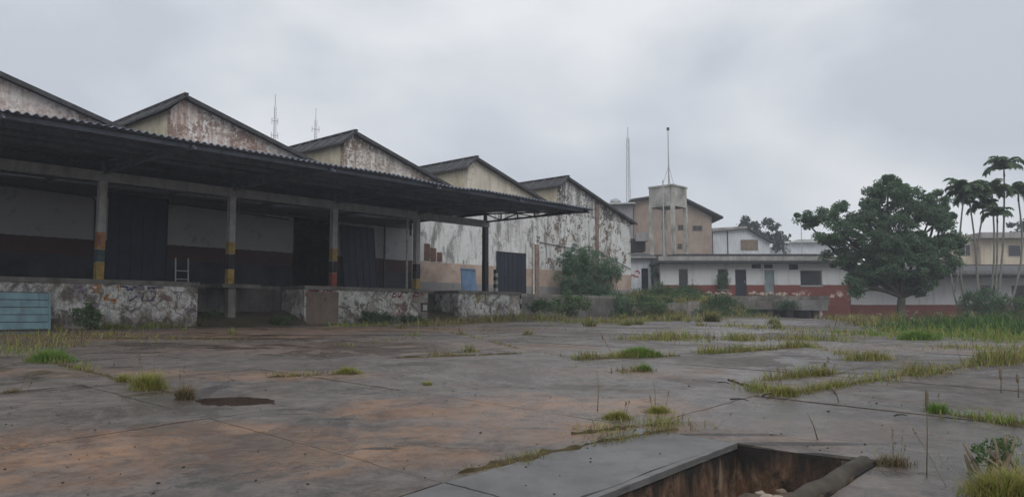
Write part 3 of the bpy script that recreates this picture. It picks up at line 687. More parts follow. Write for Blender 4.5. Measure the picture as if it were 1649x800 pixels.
d1 = MB().box(D1[0][0], D1[0][1], .1, .15, zf, D1[0][3]).build('door', 'door_navy', of); MB().box(D1[0][1] - .14, D1[0][1] - .08, .06, .099, zf + 1, zf + 1.1).build('handle', 'galvanised', d1)
d2 = MB().box(D1[1][0], D1[1][1], .1, .15, zf, D1[1][3]).build('door', 'door_grey', of); d2['label'] = 'pale blue-grey door'; MB().box(D1[1][0] + .08, D1[1][0] + .14, .06, .099, zf + 1, zf + 1.1).build('handle', 'galvanised', d2)
MB().box(X(1058, D), x1 + .6, -.75, 6.6, ze, ze + .14).build('eave', 'steel_dark', of)
MB().box(X(1058, D) - .05, x1 + .65, -.80, -.74, ze + .142, ze + .46).build('fascia', 'fascia_grey', of)
MB().prism([(X(1058, D), ze + .142), (x1 + .6, ze + .142), (x1 + .6, ze + .40), (X(1058, D), ze + .40)], -.73, 2.6).build('roof', 'roof_sheet_grey', of)
MB().box(X(1102, D), X(1366, D), 2.61, 6.6, ze + .142, ze + .72).build('upper_roof', 'roof_sheet_grey', of)
MB().box(X(1098, D), X(1368, D), 2.4, 6.8, ze + .722, ze + .86).build('upper_slab', 'roof_tile_dark', of)

D2 = 55.8
rw = frontal('rear_wing', 'long low wing with dark red painted foot behind the tree and palms', 'building', D2)
a0, a1 = X(1369, D2) , X(1800, D2); zb = EYE - 1.2; zt = Z(446, D2)
W2 = [(X(1578, D2), X(1603, D2), Z(487, D2), Z(459, D2)), (X(1628, D2), X(1662, D2), Z(497, D2), Z(459, D2))]
wall_cells(MB(), a0, a1, zb, zt, W2, 0, .22).build('front_wall', 'annex_plaster', rw)
MB().box(a0, a1, 5, 5.2, zb, zt).build('rear_wall', 'grey_plaster', rw); MB().box(a0, a1, 2.5, 2.6, zb, zt).build('partition', 'void_dark', rw)
for q in W2: window(rw, *q, nx=2)
MB().box(a0 + .02, a1, -1.9, 5.4, zt + .002, zt + .12).build('eave', 'steel_dark', rw)
MB().box(a0 + .02, a1, -1.96, -1.89, zt + .122, zt + .34).build('fascia', 'fascia_dark', rw)
rr = MB(); rr.v += [(x, y, z) for x in (a0 + .02, a1) for y, z in ((-1.88, zt + .122), (-1.88, zt + .30), (1.99, zt + .98), (1.99, zt + .122))]
rr.f += [(0, 1, 2, 3), (7, 6, 5, 4), (0, 4, 5, 1), (1, 5, 6, 2), (2, 6, 7, 3), (3, 7, 4, 0)]; rr.build('roof_slope', 'roof_sheet_grey', rw)
MB().box(X(1535, D2), a1, 2.0, 5.4, zt + .122, zt + 1.04).build('upper_slab', 'roof_tile_dark', rw)

D3 = 58.0
an = frontal('small_annex', 'small white annex with red graffiti and a dark doorway left of the water tower', 'building', D3)
b0, b1 = X(975, D3), X(1049, D3); zt3 = Z(416, D3)
dd = (X(1033, D3), X(1044, D3), EYE + .9, Z(432, D3)); w3 = (X(996, D3), X(1001.5, D3), EYE + 1.5, Z(433, D3))
wall_cells(MB(), b0, b1, EYE - .3, zt3, [dd, w3], 0, .2).build('front_wall', 'white_sheet', an)
MB().box(dd[0], dd[1], .12, .16, dd[2], dd[3]).build('door', 'door_navy', an); MB().box(w3[0], w3[1], .12, .16, w3[2], w3[3]).build('window', 'window_dark', an)
MB().box(b0, b1, 1.2, 4, EYE - .3, zt3 - .01).build('rear_wall', 'grey_plaster', an)
MB().prism([(b0 - .6, zt3), (b1 + .3, zt3), (b1 + .3, zt3 + .12), (b0 - .6, zt3 + .12)], -.5, 4.5).build('roof_edge', 'fascia_grey', an)
rr = MB(); i = 0
rr.v += [(b0 - .6, -.5, zt3 + .125), (b1 + .4, -.5, zt3 + .125), (b1 + .4, 4.5, zt3 + .75), (b0 + .8, 4.5, zt3 + .75), (b0 - .6, 4.5, zt3 + .12), (b1 + .4, 4.5, zt3 + .12)]
rr.f += [(0, 1, 2, 3), (0, 3, 4), (1, 5, 2), (4, 3, 2, 5), (0, 4, 5, 1)]; rr.build('roof', 'roof_tile_dark', an)
gr = MB()
for u0, v0, u1, v1 in ((1006, 438, 1008, 450), (1006, 438, 1011, 436), (1011, 436, 1012, 444), (1016, 437, 1017, 449), (1016, 443, 1021, 443), (1021, 449, 1023, 437), (1023, 437, 1028, 436), (1028, 436, 1030, 441), (1020, 444, 1029, 446)):
    gr.bar((X(u0, D3), -.006, Z(v0, D3)), (X(u1, D3), -.006, Z(v1, D3)), .01, .10)
gr.build('graffiti', 'graffiti_red', an)

D4 = 75.0
br = frontal('brown_building', 'tall brown plastered building with low-pitched dark roof behind the water tower', 'building', D4)
pts4 = [(1022, 410), (1022, 324), (1086, 316), (1148, 349), (1148, 410)]
holes4 = [(1066, 362, 1076, 370), (1093, 362, 1104, 371), (1117, 363, 1133, 372), (1092, 392, 1100, 401)]
MB().prism([(X(u, D4), Z(v, D4)) for u, v in pts4], 0, .3).build('front_wall', 'brown_plaster', br)
MB().prism([(X(u, D4), Z(v, D4)) for u, v in pts4], 14, 14.3).build('rear_wall', 'brown_plaster', br)
MB().box(X(1148, D4) - .25, X(1148, D4) - .001, .3, 14, Z(410, D4), Z(349, D4)).build('side_wall', 'brown_plaster', br)
for (ua, va, ub, vb_) in holes4:
    f_ = MB().box(X(ua, D4), X(ub, D4), -.03, -.002, Z(vb_, D4), Z(va, D4)).build('window', 'shutter_brown', br)
    n_ = 2
    for k in range(n_):
        xa = X(ua, D4) + .05 + (X(ub, D4) - X(ua, D4) - .1) * k / n_
        MB().box(xa, xa + (X(ub, D4) - X(ua, D4) - .1) / n_ - .04, -.045, -.031, Z(vb_, D4) + .05, Z(va, D4) - .05).build('pane', 'window_dark', f_)
MB().prism([(X(1086, D4), Z(314, D4)), (X(1164, D4), Z(353, D4)), (X(1164, D4), Z(350, D4)), (X(1086, D4), Z(311, D4))], -.7, 14.6).build('roof_slope', 'roof_tile_dark', br)
MB().prism([(X(1086, D4) - .001, Z(314, D4)), (X(1086, D4) - .001, Z(311, D4)), (X(1016, D4), Z(322, D4)), (X(1016, D4), Z(325, D4))], -.7, 14.6).build('roof_slope', 'roof_tile_dark', br)
D5 = 73.0
gy = frontal('grey_building', 'grey rendered building with pale sheet roof at the end of the warehouse', 'building', D5)
MB().prism([(X(965, D5), Z(410, D5)), (X(965, D5), Z(330, D5)), (X(1021, D5), Z(328, D5)), (X(1021, D5), Z(410, D5))], 0, .3).build('front_wall', 'grey_plaster', gy)
MB().box(X(965, D5), X(1021, D5), .31, 12, Z(410, D5), Z(331, D5)).build('body', 'grey_plaster', gy)
rr = MB(); rr.v += [(X(960, D5), -.6, Z(329, D5)), (X(1022, D5), -.6, Z(327, D5)), (X(1054, D5) + .8, 12, Z(316, D5) + .6), (X(965, D5), 12, Z(316, D5) + .6)]
rr.v += [(a, b, c - .12) for a, b, c in rr.v]; rr.f += [(0, 1, 2, 3), (7, 6, 5, 4), (0, 4, 5, 1), (1, 5, 6, 2), (2, 6, 7, 3), (3, 7, 4, 0)]; rr.build('roof', 'roof_pale', gy)
vt = MB().tube([(X(1001, D5), 4, Z(326, D5)), (X(1001, D5), 4, Z(317, D5))], .4, 10).build('roof_vent', 'galvanised', gy); MB().lump((X(1001, D5), 4, Z(315, D5)), .5, .6, 3).build('vent_cap', 'galvanised', vt, True)
MB().box(X(1016, D5 - 2), X(1041, D5 - 2), -1.8, -.01, Z(404, D5 - 2), Z(384, D5 - 2)).build('dark_recess', 'void_dark', gy)  # near-black box carries the darkness of a recess behind the balcony
MB().box(X(1024, D5 - 2), X(1044, D5 - 2), -2.6, -1.81, Z(389, D5 - 2), Z(376, D5 - 2)).build('balcony', 'grey_plaster', gy)

D6 = 85.0
ws = frontal('white_shed', 'white sheet-clad shed with brown shutter behind the office roof', 'shed', D6)
p6 = [(1150, 410), (1150, 372), (1203, 368), (1241, 390), (1241, 410)]
MB().prism([(X(u, D6), Z(v, D6)) for u, v in p6], 0, .2).build('front_wall', 'white_sheet', ws); MB().prism([(X(u, D6), Z(v, D6)) for u, v in p6], 10, 10.2).build('rear_wall', 'white_sheet', ws)
for k in range(9):
    u = 1152 + k * 10
    if k != 5: MB().box(X(u, D6), X(u, D6) + .06, -.03, -.002, Z(409, D6), Z(375 if u < 1205 else 375 + (u - 1203) * .58, D6)).build('rib', 'white_sheet', ws)
MB().box(X(1172, D6), X(1174, D6), -.06, -.031, Z(409, D6), Z(372, D6)).build('downpipe', 'steel_dark', ws)
MB().box(X(1194, D6), X(1222, D6), -.05, -.032, Z(403, D6), Z(386, D6)).build('shutter', 'shutter_brown', ws)
MB().prism([(X(1203, D6), Z(368, D6)), (X(1244, D6), Z(392, D6)), (X(1244, D6), Z(389, D6)), (X(1203, D6), Z(365, D6))], -.5, 10.6).build('roof_slope', 'roof_tile_dark', ws)
MB().prism([(X(1203, D6) - .001, Z(368, D6)), (X(1203, D6) - .001, Z(365, D6)), (X(1147, D6), Z(368, D6)), (X(1147, D6), Z(373, D6))], -.5, 10.6).build('roof_slope', 'fascia_grey', ws)
D7 = 82.0
cb = frontal('cream_building', 'cream flat-roofed building behind the palms', 'building', D7)
MB().box(X(1528, D7), X(1572, D7), 0, 8, Z(430, D7), Z(378, D7)).build('body', 'cream_wall', cb)
MB().box(X(1572, D7) + .002, X(1800, D7), -1, 8, Z(430, D7), Z(386, D7)).build('body', 'cream_wall', cb)
MB().box(X(1566, D7), X(1800, D7), -2, 8.5, Z(386, D7) + .002, Z(377, D7)).build('roof', 'fascia_grey', cb)
f_ = MB().box(X(1548, D7), X(1564, D7), -.05, -.002, Z(412, D7), Z(394, D7)).build('window', 'fascia_grey', cb)
for k in range(2): MB().box(X(1549 + k * 8, D7), X(1555.5 + k * 8, D7), -.07, -.051, Z(411, D7), Z(395, D7)).build('pane', 'window_dark', f_)
f_ = MB().box(X(1616, D7), X(1636, D7), -1.05, -1.002, Z(414, D7), Z(396, D7)).build('window', 'fascia_grey', cb); MB().box(X(1617, D7), X(1635, D7), -1.07, -1.051, Z(413, D7), Z(397, D7)).build('pane', 'window_dark', f_)
D8 = 140.0
fb = frontal('far_hall', 'pale far-off low hall between the shed and the tree', 'building', D8)
MB().box(X(1276, D8), X(1345, D8), 0, 14, EYE - .5, Z(391, D8)).build('body', 'white_sheet', fb)
MB().prism([(X(1272, D8), Z(391, D8) + .002), (X(1349, D8), Z(391, D8) + .002), (X(1340, D8), Z(386, D8)), (X(1285, D8), Z(386, D8))], -1, 15).build('roof', 'roof_pale', fb)
D9 = 100.0

# ------------------------------------------------------------------ water tower and masts
tx = at(1083, 400, 62.5)
wt = thing('water_tower', 'square stained concrete water tank on tall legs behind the office', 'water tower', (tx.x, 64, 0), ROT)
dd_ = 64.0; hs = 1.13
zt0, zt1 = Z(335, dd_), Z(304, dd_)
MB().box(-hs, hs, -hs, hs, zt0, zt1).build('tank', 'tower_concrete', wt)
MB().box(-hs - .06, hs + .06, -hs - .06, hs + .06, zt1 + .002, zt1 + .14).build('lid', 'tower_concrete', wt)
for sx_ in (-1, 1):
    for sy_ in (-1, 1): MB().box(sx_ * (hs - .1) - .14, sx_ * (hs - .1) + .14, sy_ * (hs - .1) - .14, sy_ * (hs - .1) + .14, .8, zt0 + .1).build('leg', 'tower_concrete', wt)
for sx_ in (-1, 1): MB().box(sx_ * hs - .1, sx_ * hs + .1, -hs + .2, hs - .2, 4.6, 4.9).build('tie_beam', 'tower_concrete', wt)
MB().tube([(-hs - .3, -.4, 1), (-hs - .3, -.4, zt1 + .5)], .05).build('pipe', 'galvanised', wt)
am = thing('antenna_pole', 'slim guyed antenna pole on top of the water tank', 'antenna', (tx.x + .1, 64, zt1 + .142))
H_ = Z(210, dd_) - zt1 - .14
MB().tube([(0, 0, 0), (0, 0, H_ * .45), (0, 0, H_)], [.075, .055, .03]).build('pole', 'mast_grey', am); MB().box(-.1, .1, -.1, .1, H_, H_ + .22).build('lamp', 'steel_dark', am)
for q in range(3):
    an_ = q * 2.094 + .5
    MB().tube([(0, 0, H_ * .37), (.62 * math.cos(an_), .62 * math.sin(an_), 0)], .018, 5).build('stay', 'mast_grey', am)
def mast(u, v0, v1, d, wb, wt_, label, arms=()):
    zb_ = EYE - .5; zt_ = Z(v0, d); r = thing('lattice_mast', label, 'mast', (X(u, d), d, zb_), .5); H = zt_ - zb_
    cs = [(math.cos(q * 2.094), math.sin(q * 2.094)) for q in range(3)]
    wd = lambda z: (wb + (wt_ - wb) * z / H) * .6
    for c_ in cs: MB().bar((c_[0] * wd(0), c_[1] * wd(0), 0), (c_[0] * wd(H), c_[1] * wd(H), H), .05).build('leg', 'mast_grey', r)
    lt = MB(); n = int(H / (wb * 1.3))
    for k in range(n):
        za, zb2 = H * k / n, H * (k + 1) / n
        for q in range(3):
            a, b = cs[q], cs[(q + 1) % 3]
            lt.bar((a[0] * wd(za), a[1] * wd(za), za), (b[0] * wd(zb2), b[1] * wd(zb2), zb2), .028)
            lt.bar((a[0] * wd(za), a[1] * wd(za), za), (b[0] * wd(za), b[1] * wd(za), za), .028)
    lt.build('lattice', 'mast_grey', r)
    MB().tube([(0, 0, H), (0, 0, H * 1.06)], .05).build('tip', 'mast_grey', r)
    for f_, ln in arms: MB().bar((-ln, 0, H * f_), (ln, 0, H * f_), .09).bar((-ln, 0, H * f_ - .5), (-ln, 0, H * f_ + .5), .08).bar((ln, 0, H * f_ - .5), (ln, 0, H * f_ + .5), .08).build('arm', 'mast_grey', r)
mast(1014, 222, 312, 110, .95, .35, 'tall thin lattice mast behind the grey building')
mast(436, 172, 218, 120, .75, .3, 'thin lattice mast behind the saw-tooth roofs, taller of the pair', ((.93, .45), (.86, .5)))
mast(503, 193, 220, 130, .75, .35, 'thin lattice mast behind the saw-tooth roofs, shorter of the pair', ((.95, .6), (.88, .7), (.82, .5)))
po = at(1290, 360, 90)
tag(MB().tube([(po.x, 90, .5), (po.x, 90, po.z)], [.07, .04]).build('utility_pole', 'mast_grey'), 'slim far utility pole left of the leafy tree', 'pole')

# ------------------------------------------------------------------ concrete platform before the office
pl = thing('raised_platform', 'weathered raised concrete platform on short piers before the office', 'platform', (0, 50, 0))
zt_ = Z(483, 50)
MB().prism([(X(1278, 50), Z(499, 50)), (X(1331, 50), Z(500, 50)), (X(1331, 50), zt_), (X(1278, 50), zt_)], -.1, 4.9).build('end_block', 'fascia_grey', pl)
MB().prism([(X(1120, 50), Z(497, 50)), (X(1278, 50) - .002, Z(498, 50)), (X(1278, 50) - .002, Z(486, 50)), (X(1120, 50), Z(480, 50))], 0, 4.9).build('deck', 'dock_concrete', pl)
for u in (1135, 1170, 1205, 1243, 1275, 1318): MB().box(X(u, 50) - .2, X(u, 50) + .2, .5, .9, .2, Z(498, 50) + .1).build('pier', 'dock_concrete', pl)
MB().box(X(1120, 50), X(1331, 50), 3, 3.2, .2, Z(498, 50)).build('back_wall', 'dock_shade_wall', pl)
dr = random.Random(3)
for i, (u, n_, lab) in enumerate(((1112, 9, 'heap of pale rubble below the leftmost office window'), (1142, 9, 'heap of pale rubble between the two narrow office windows'), (1215, 10, 'heap of pale rubble between the two office doors'), (1262, 8, 'heap of pale rubble right of the pale office door'))):
    rp = thing('rubble_heap', lab, 'rubble', (X(u, 53.5), 53.5, zt_ + .35 if u > 1100 else 2.2), group='rubble heaps along the office wall')
    for k in range(n_): MB().lump((dr.gauss(0, .45), dr.gauss(0, .25), dr.uniform(0, .22)), dr.uniform(.12, .28), .6, k + i * 20, 1).build('rubble', 'rubble_pale', rp)
MB().box(X(1105, 53), X(1331, 53), 2.6, 4.95, zt_ - .3, zt_ + .33).build('upper_step', 'dock_concrete', pl)

# ------------------------------------------------------------------ earth bank
def bank_h(x, y):
    g = G(x, y)
    front = 42.5 + 1.2 * mnoise.noise(Vector((x * .3, 5, 0))) + .12 * max(0, x - 8)
    k = sm(front, front + 2.2, y) * .9 + sm(front + 2, 56, y) * .75
    k *= sm(-.5, 3.0, x - (y - 42) * .55) * (1 - sm(12.2, 14.2, x))
    return g + k * (1 + .25 * mnoise.noise(Vector((x * .6, y * .6, 1)))) - .06
mb = MB(); nx_, ny_ = 60, 50
for j in range(ny_ + 1):
    for i in range(nx_ + 1):
        x = -2 + 17 * i / nx_; y = 40 + 19 * j / ny_; mb.v.append((x, y, bank_h(x, y)))
for j in range(ny_):
    for i in range(nx_): q = j * (nx_ + 1) + i; mb.f.append((q, q + 1, q + nx_ + 2, q + nx_ + 1))
tag(mb.build('earth_bank', 'soil', smooth=True), kind='structure')
bw = thing('low_wall', 'broken pale concrete retaining wall half hidden by weeds on the bank', 'wall', (0, 43.2, 0))
for k in range(9):
    u0 = 955 + k * 19; 
    MB().prism([(X(u0, 43.2), .8), (X(u0 + 18.6, 43.2), .8), (X(u0 + 18.6, 43.2), Z(486 + 2 * math.sin(k * 2.1), 43.2)), (X(u0, 43.2), Z(487 + 2 * math.sin(k * 1.3), 43.2))], 0, .25).build('wall_panel', 'dock_concrete', bw)

# ------------------------------------------------------------------ vegetation
def leaf(mb, p, sz, r, up=.3, asp=.5):
    n = Vector((r.gauss(0, 1), r.gauss(0, 1), r.gauss(0, 1) + up)).normalized()
    x = n.orthogonal().normalized(); x = Matrix.Rotation(r.uniform(0, 6.283), 3, n) @ x; y = n.cross(x)
    a = p - x * sz * .5; b = p + x * sz * .5; m = p + n * sz * .08
    i = len(mb.v); mb.v += [tuple(a), tuple(m + y * sz * asp * .5), tuple(b), tuple(m - y * sz * asp * .5)]; mb.f += [(i, i + 1, i + 2, i + 3)]
def clump_leaves(mb, c, rad, n, sz, r, flat=.75, asp=.5):
    for k in range(n):
        d = Vector((r.gauss(0, 1), r.gauss(0, 1), r.gauss(0, 1))).normalized() * rad * (r.random() ** .45)
        d.z *= flat; leaf(mb, c + d, sz * r.uniform(.6, 1.3), r, .5, asp)
def limb(mb, a, b, r0, r1, r, bend=.12, n=6):
    a, b = Vector(a), Vector(b); L = (b - a).length; pts = []
    off = Vector((r.gauss(0, 1), r.gauss(0, 1), r.gauss(0, .5))) * bend * L
    for k in range(n + 1):
        t = k / n; pts.append(a.lerp(b, t) + off * math.sin(t * math.pi) * .5)
    mb.tube(pts, [r0 + (r1 - r0) * k / n for k in range(n + 1)], 7)
def tree_obj(name, label, base, lobes, mat, leafsz, per, trunk_r, fork, seed, clumps=.55, group=None, bark='bark', root_z=None, dens=1.0, asp=.5):
    """lobes: (centre, (rx,ry,rz)) in world space"""
    r = random.Random(seed); base = Vector(base)
    t = thing(name, label, 'tree', base, 0, group)
    lv, tk = MB(), MB()
    f = Vector(fork) - base
    limb(tk, (0, 0, -.15), f, trunk_r, trunk_r * .7, r, .08)
    for c, rad in lobes:
        c = Vector(c) - base; rad = Vector(rad)
        limb(tk, f, c, trunk_r * .45, trunk_r * .12, r, .15)
        vol = rad.x * rad.y * rad.z; n = max(3, int(dens * 4.2 * (rad.x * rad.z + rad.x * rad.y) / (clumps ** 2) * .55))
        for k in range(n):
            d = Vector((r.gauss(0, 1), r.gauss(0, 1), r.gauss(0, 1))).normalized() * (r.uniform(.35, 1.05) ** .6)
            q = c + Vector((d.x * rad.x, d.y * rad.y, d.z * rad.z)); cr_ = clumps * r.uniform(.5, 1.15)
            if k % 5 == 0: limb(tk, c.lerp(q, .1), q, trunk_r * .10, .012, r, .1, 3)
            clump_leaves(lv, q, cr_, int(per * r.uniform(.6, 1.2)), leafsz, r, .7, asp)
    lv.build('crown', mat, t, fix=False); tk.build('trunk', bark, t, True)
    return t
def lob(d, *ls):
    o = []
    for (u, v, ru, rv, dd) in ls:
        k = d / 1249.0; p = at(u, v, d + dd); o.append((p, (ru * k, min(ru, rv * 1.2) * k, rv * k)))
    return o
TD = 44.0
tb = at(1455, 525, TD); tb.z = G(tb.x, TD)
tree_obj('leafy_tree', 'large dark green tree with a spreading crown before the rear wing', tb,
         lob(TD, (1415, 385, 66, 46, 0), (1440, 325, 42, 36, .3), (1375, 345, 36, 22, .2), (1316, 348, 34, 12, 0), (1300, 358, 16, 10, .3), (1342, 375, 34, 18, -.6), (1350, 415, 26, 16, .4), (1385, 470, 12, 12, -.5), (1488, 455, 34, 20, -.3), (1538, 382, 16, 12, 0), (1405, 318, 22, 12, .4), (1490, 375, 42, 40, .4), (1505, 415, 36, 30, -.4),
             (1450, 425, 58, 34, -.6), (1400, 435, 40, 32, .3), (1508, 322, 22, 14, .8), (1520, 345, 18, 14, .6), (1500, 345, 22, 18, .6), (1372, 462, 14, 22, -.4), (1470, 325, 26, 24, 1.0), (1430, 300, 22, 17, 0), (1530, 400, 18, 24, .5)),
         'leaf_tree', .15, 190, .30, at(1452, 478, TD), 11, .42, dens=1.05)
# far trees
def ground_z(d): return EYE - .4
for (u, v, ru, rv, d, sd, lab) in ((1235, 378, 30, 26, 108, 21, 'dark round tree behind the white shed'), (1205, 360, 14, 12, 112, 22, 'thin topped tree left of the dark round tree behind the shed'),
                                   (1262, 392, 14, 12, 104, 23, 'small dark tree right of the white shed'), (1655, 375, 34, 22, 100, 24, 'dark tree behind the cream building at the right edge')):
    p = at(u, v, d); b_ = Vector((p.x, d, .6)); k = d / 1249
    tree_obj('far_tree', lab, b_, [(p, (ru * k, ru * k * .8, rv * k)), (p + Vector((-ru * k * .5, 0, -rv * k * .5)), (ru * k * .5, ru * k * .5, rv * k * .6))], 'leaf_far', .5, 60, .3, (p.x, d, p.z - rv * k), sd, 1.0, 'trees behind the sheds', dens=.9)
# palms
def palm(base, top, crown_r, nf, seed, label, bend=(0, 0), r0=.08):
    r = random.Random(seed); base = Vector(base); t = thing('palm_tree', label, 'palm', base, 0, 'slender palms by the rear wing')
    T = Vector(top) - base; tk = MB(); pts = []
    for k in range(9):
        q = k / 8; pts.append(T * q + Vector((bend[0] * math.sin(q * 3.14), bend[1] * math.sin(q * 3.14), 0)))
    pts[0].z -= .2
    tk.tube(pts, [r0 * (1 - .45 * k / 8) for k in range(9)], 8).build('trunk', 'palm_bark', t, True)
    MB().tube([T - Vector((0, 0, .1)), T + Vector((0, 0, .45))], [r0 * .75, r0 * .4], 7).build('crownshaft', 'leaf_palm', t, True)
    T = T + Vector((0, 0, .35))
    for k in range(nf):
        az = 6.283 * k / nf + r.uniform(-.25, .25); el = r.uniform(.55, 1.45); L = crown_r * r.uniform(.85, 1.2); mb = MB(); rp = []
        n = 9; p = T.copy(); e_ = el
        for j in range(n + 1):
            rp.append(p.copy()); e_ -= (.10 + .045 * j) * r.uniform(.8, 1.15) * .8; p = p + Vector((math.cos(az) * math.cos(e_), math.sin(az) * math.cos(e_), math.sin(e_))) * L / n
        mb.tube(rp, [.022 - .002 * j for j in range(n + 1)], 4)
        side = Vector((-math.sin(az), math.cos(az), 0))
        for j in range(2, n * 4):
            q = j / 4; a = int(q); a = min(a, n - 1); b = rp[a].lerp(rp[a + 1], q - a); d = (rp[a + 1] - rp[a]).normalized()
            ll = crown_r * .34 * (1 - abs(q / n - .45) * .9)
            for sg in (-1, 1):
                tip = b + side * sg * ll * .75 + d * ll * .45 + Vector((0, 0, -ll * r.uniform(.2, .6)))
                wv = d * .035; i = len(mb.v); md = b.lerp(tip, .5) + Vector((0, 0, ll * .10))
                mb.v += [tuple(b - wv), tuple(b + wv), tuple(md + wv * 1.3), tuple(tip), tuple(md - wv * 1.3)]; mb.f += [(i, i + 1, i + 2, i + 4), (i + 4, i + 2, i + 3)]
        mb.build('frond', 'leaf_palm', t, fix=False)
    return t
PD = 47.0
def pbase(u): p = at(u, 500, PD); return Vector((p.x, PD, G(p.x, PD)))
for i, (ub, ut, vt_, cr_, bx, lab) in enumerate(((1560, 1552, 318, 1.15, -.2, 'slender palm nearest the leafy tree'), (1572, 1562, 330, 1.25, .15, 'second slender palm from the leafy tree, fullest crown'),
        (1588, 1583, 345, .95, -.25, 'short slender palm left of the wing\'s first window'), (1586, 1598, 322, 1.2, .2, 'leaning slender palm with crown left of the tallest palm'),
        (1600, 1617, 282, 1.15, .15, 'tallest slender palm, rising above the others'), (1612, 1640, 322, 1.2, .4, 'slender palm leaning out at the right edge'), (1596, 1606, 356, .9, .1, 'lowest slender palm below the tallest one\'s crown'))):
    palm(pbase(ub), at(ut, vt_, PD + .3 * (i % 3)), cr_ * 1.25, 14 if i != 1 else 17, 40 + i, lab, (bx * 1.8, .1))
ps = thing('bare_stem', 'pale bare leaning stem between the leafy tree and the palms', 'stem', pbase(1555))
b_ = pbase(1555); q = at(1530, 432, PD) - b_
MB().tube([(0, 0, -.1), (-.35, 0, .5), (q.x * .8, 0, q.z * .55), (q.x, 0, q.z)], [.07, .06, .05, .035], 7).build('stem', 'palm_bark', ps, True); MB().tube([(q.x * .8, 0, q.z * .55), (q.x + .5, 0, q.z * .9)], [.035, .02], 6).build('twig', 'palm_bark', ps, True)

def shrub(name, label, base, lobes, mat, sz, per, seed, cl=.25, group=None, stems=7, asp=.45, cat='shrub', dens=1.0):
    r = random.Random(seed); base = Vector(base); t = thing(name, label, cat, base, 0, group); lv, tk = MB(), MB()
    for c, rad in lobes:
        c = Vector(c) - base; rad = Vector(rad)
        for k in range(stems):
            d = Vector((r.gauss(0, .6) * rad.x, r.gauss(0, .6) * rad.y, r.uniform(-.3, .9) * rad.z))
            limb(tk, (r.gauss(0, .1), r.gauss(0, .1), -.05), c + d, .02, .006, r, .1, 4)
        n = max(3, int(dens * 2.3 * rad.x * rad.z / cl ** 2))
        for k in range(n):
            d = Vector((r.gauss(0, 1), r.gauss(0, 1), r.gauss(0, 1))).normalized() * (r.random() ** .4)
            q = c + Vector((d.x * rad.x, d.y * rad.y, d.z * rad.z)); clump_leaves(lv, q, cl * r.uniform(.6, 1.2), per, sz, r, .9, asp)
    lv.build('foliage', mat, t, fix=False); tk.build('stem', 'dry_stem', t, True); return t
k42 = 44.5 / 1249
bp = at(945, 490, 44.5); bp.z = bank_h(bp.x, 44.5)
shrub('bush', 'tall airy grey-green bush in front of the stained warehouse end', bp, lob(44.5, (940, 420, 34, 28, 0), (925, 450, 32, 24, -.3), (965, 448, 30, 24, .2), (985, 432, 18, 18, .3), (915, 425, 18, 20, 0), (950, 470, 45, 18, -.2)), 'leaf_teal', .13, 40, 61, .28, None, 9, dens=3.2)
for (u, v, ru, rv, d, m_, sd, lab) in ((140, 508, 22, 22, 19.8, 'leaf_bush', 71, 'leafy dark green weed against the dock right of the blue metal panel'),
                                      (340, 510, 14, 10, 24.2, 'leaf_bush', 72, 'low weed at the mouth of the first truck bay'),
                                      (455, 515, 20, 9, 25.0, 'leaf_bush', 78, 'low sprawling weed in the mouth of the first truck bay beside the brown patch'),
                                      (600, 513, 42, 11, 28.0, 'leaf_teal', 73, 'wide low bluish weed along the middle dock block'), (660, 514, 26, 9, 29.5, 'leaf_teal', 74, 'low weed at the right end of the middle dock block'),
                                      (1165, 503, 24, 13, 47.5, 'leaf_tree', 75, 'dark weed hanging over the left end of the raised platform'), (1100, 488, 32, 16, 46.5, 'leaf_bush', 76, 'round weed on the bank left of the raised platform'),
                                      (1270, 492, 26, 6, 49.7, 'leaf_tree', 79, 'dark creeping weed spilling over the raised platform'),
                                      (1585, 488, 40, 26, 46, 'leaf_tree', 77, 'dark bushy undergrowth at the foot of the palms'), (1640, 500, 40, 22, 45, 'leaf_bush', 80, 'bright bushy undergrowth at the right edge below the window'),
                                      (1060, 470, 26, 13, 50, 'leaf_bush', 81, 'weed below the annex doorway'), (1070, 440, 20, 20, 56, 'leaf_teal', 82, 'thin creeper at the foot of the water tower'), (1163, 450, 10, 14, 54.6, 'leaf_tree', 83, 'plant growing out of the second office window'),
                                      (872, 492, 26, 11, 34.5, 'leaf_bush', 85, 'weed against the dock wall right of the striped corner'), (918, 490, 34, 17, 37.0, 'leaf_bush', 86, 'round bright weed in front of the tall bush'), (985, 488, 44, 12, 42.6, 'leaf_teal', 87, 'grey-green weed over the broken wall right of the tall bush'), (1045, 494, 34, 11, 42.4, 'leaf_bush', 88, 'weed in front of the broken wall below the annex'), (1115, 499, 22, 10, 43.6, 'leaf_teal', 89, 'weed at the right end of the broken wall'), (905, 472, 28, 14, 46, 'leaf_bush', 84, 'weed under the tall bush beside the warehouse')):
    k = d / 1249; c = at(u, v, d); b_ = Vector((c.x, d, max(G(c.x, d), c.z - rv * k * 1.05)))
    shrub('weed', lab, b_, [(c, (ru * k, max(.25, min(ru, rv) * k), rv * k))], m_, .07 if d < 35 else .14, 34, sd, .12 if d < 35 else .26, 'weeds along the walls', 5, cat='weed', dens=2.5)

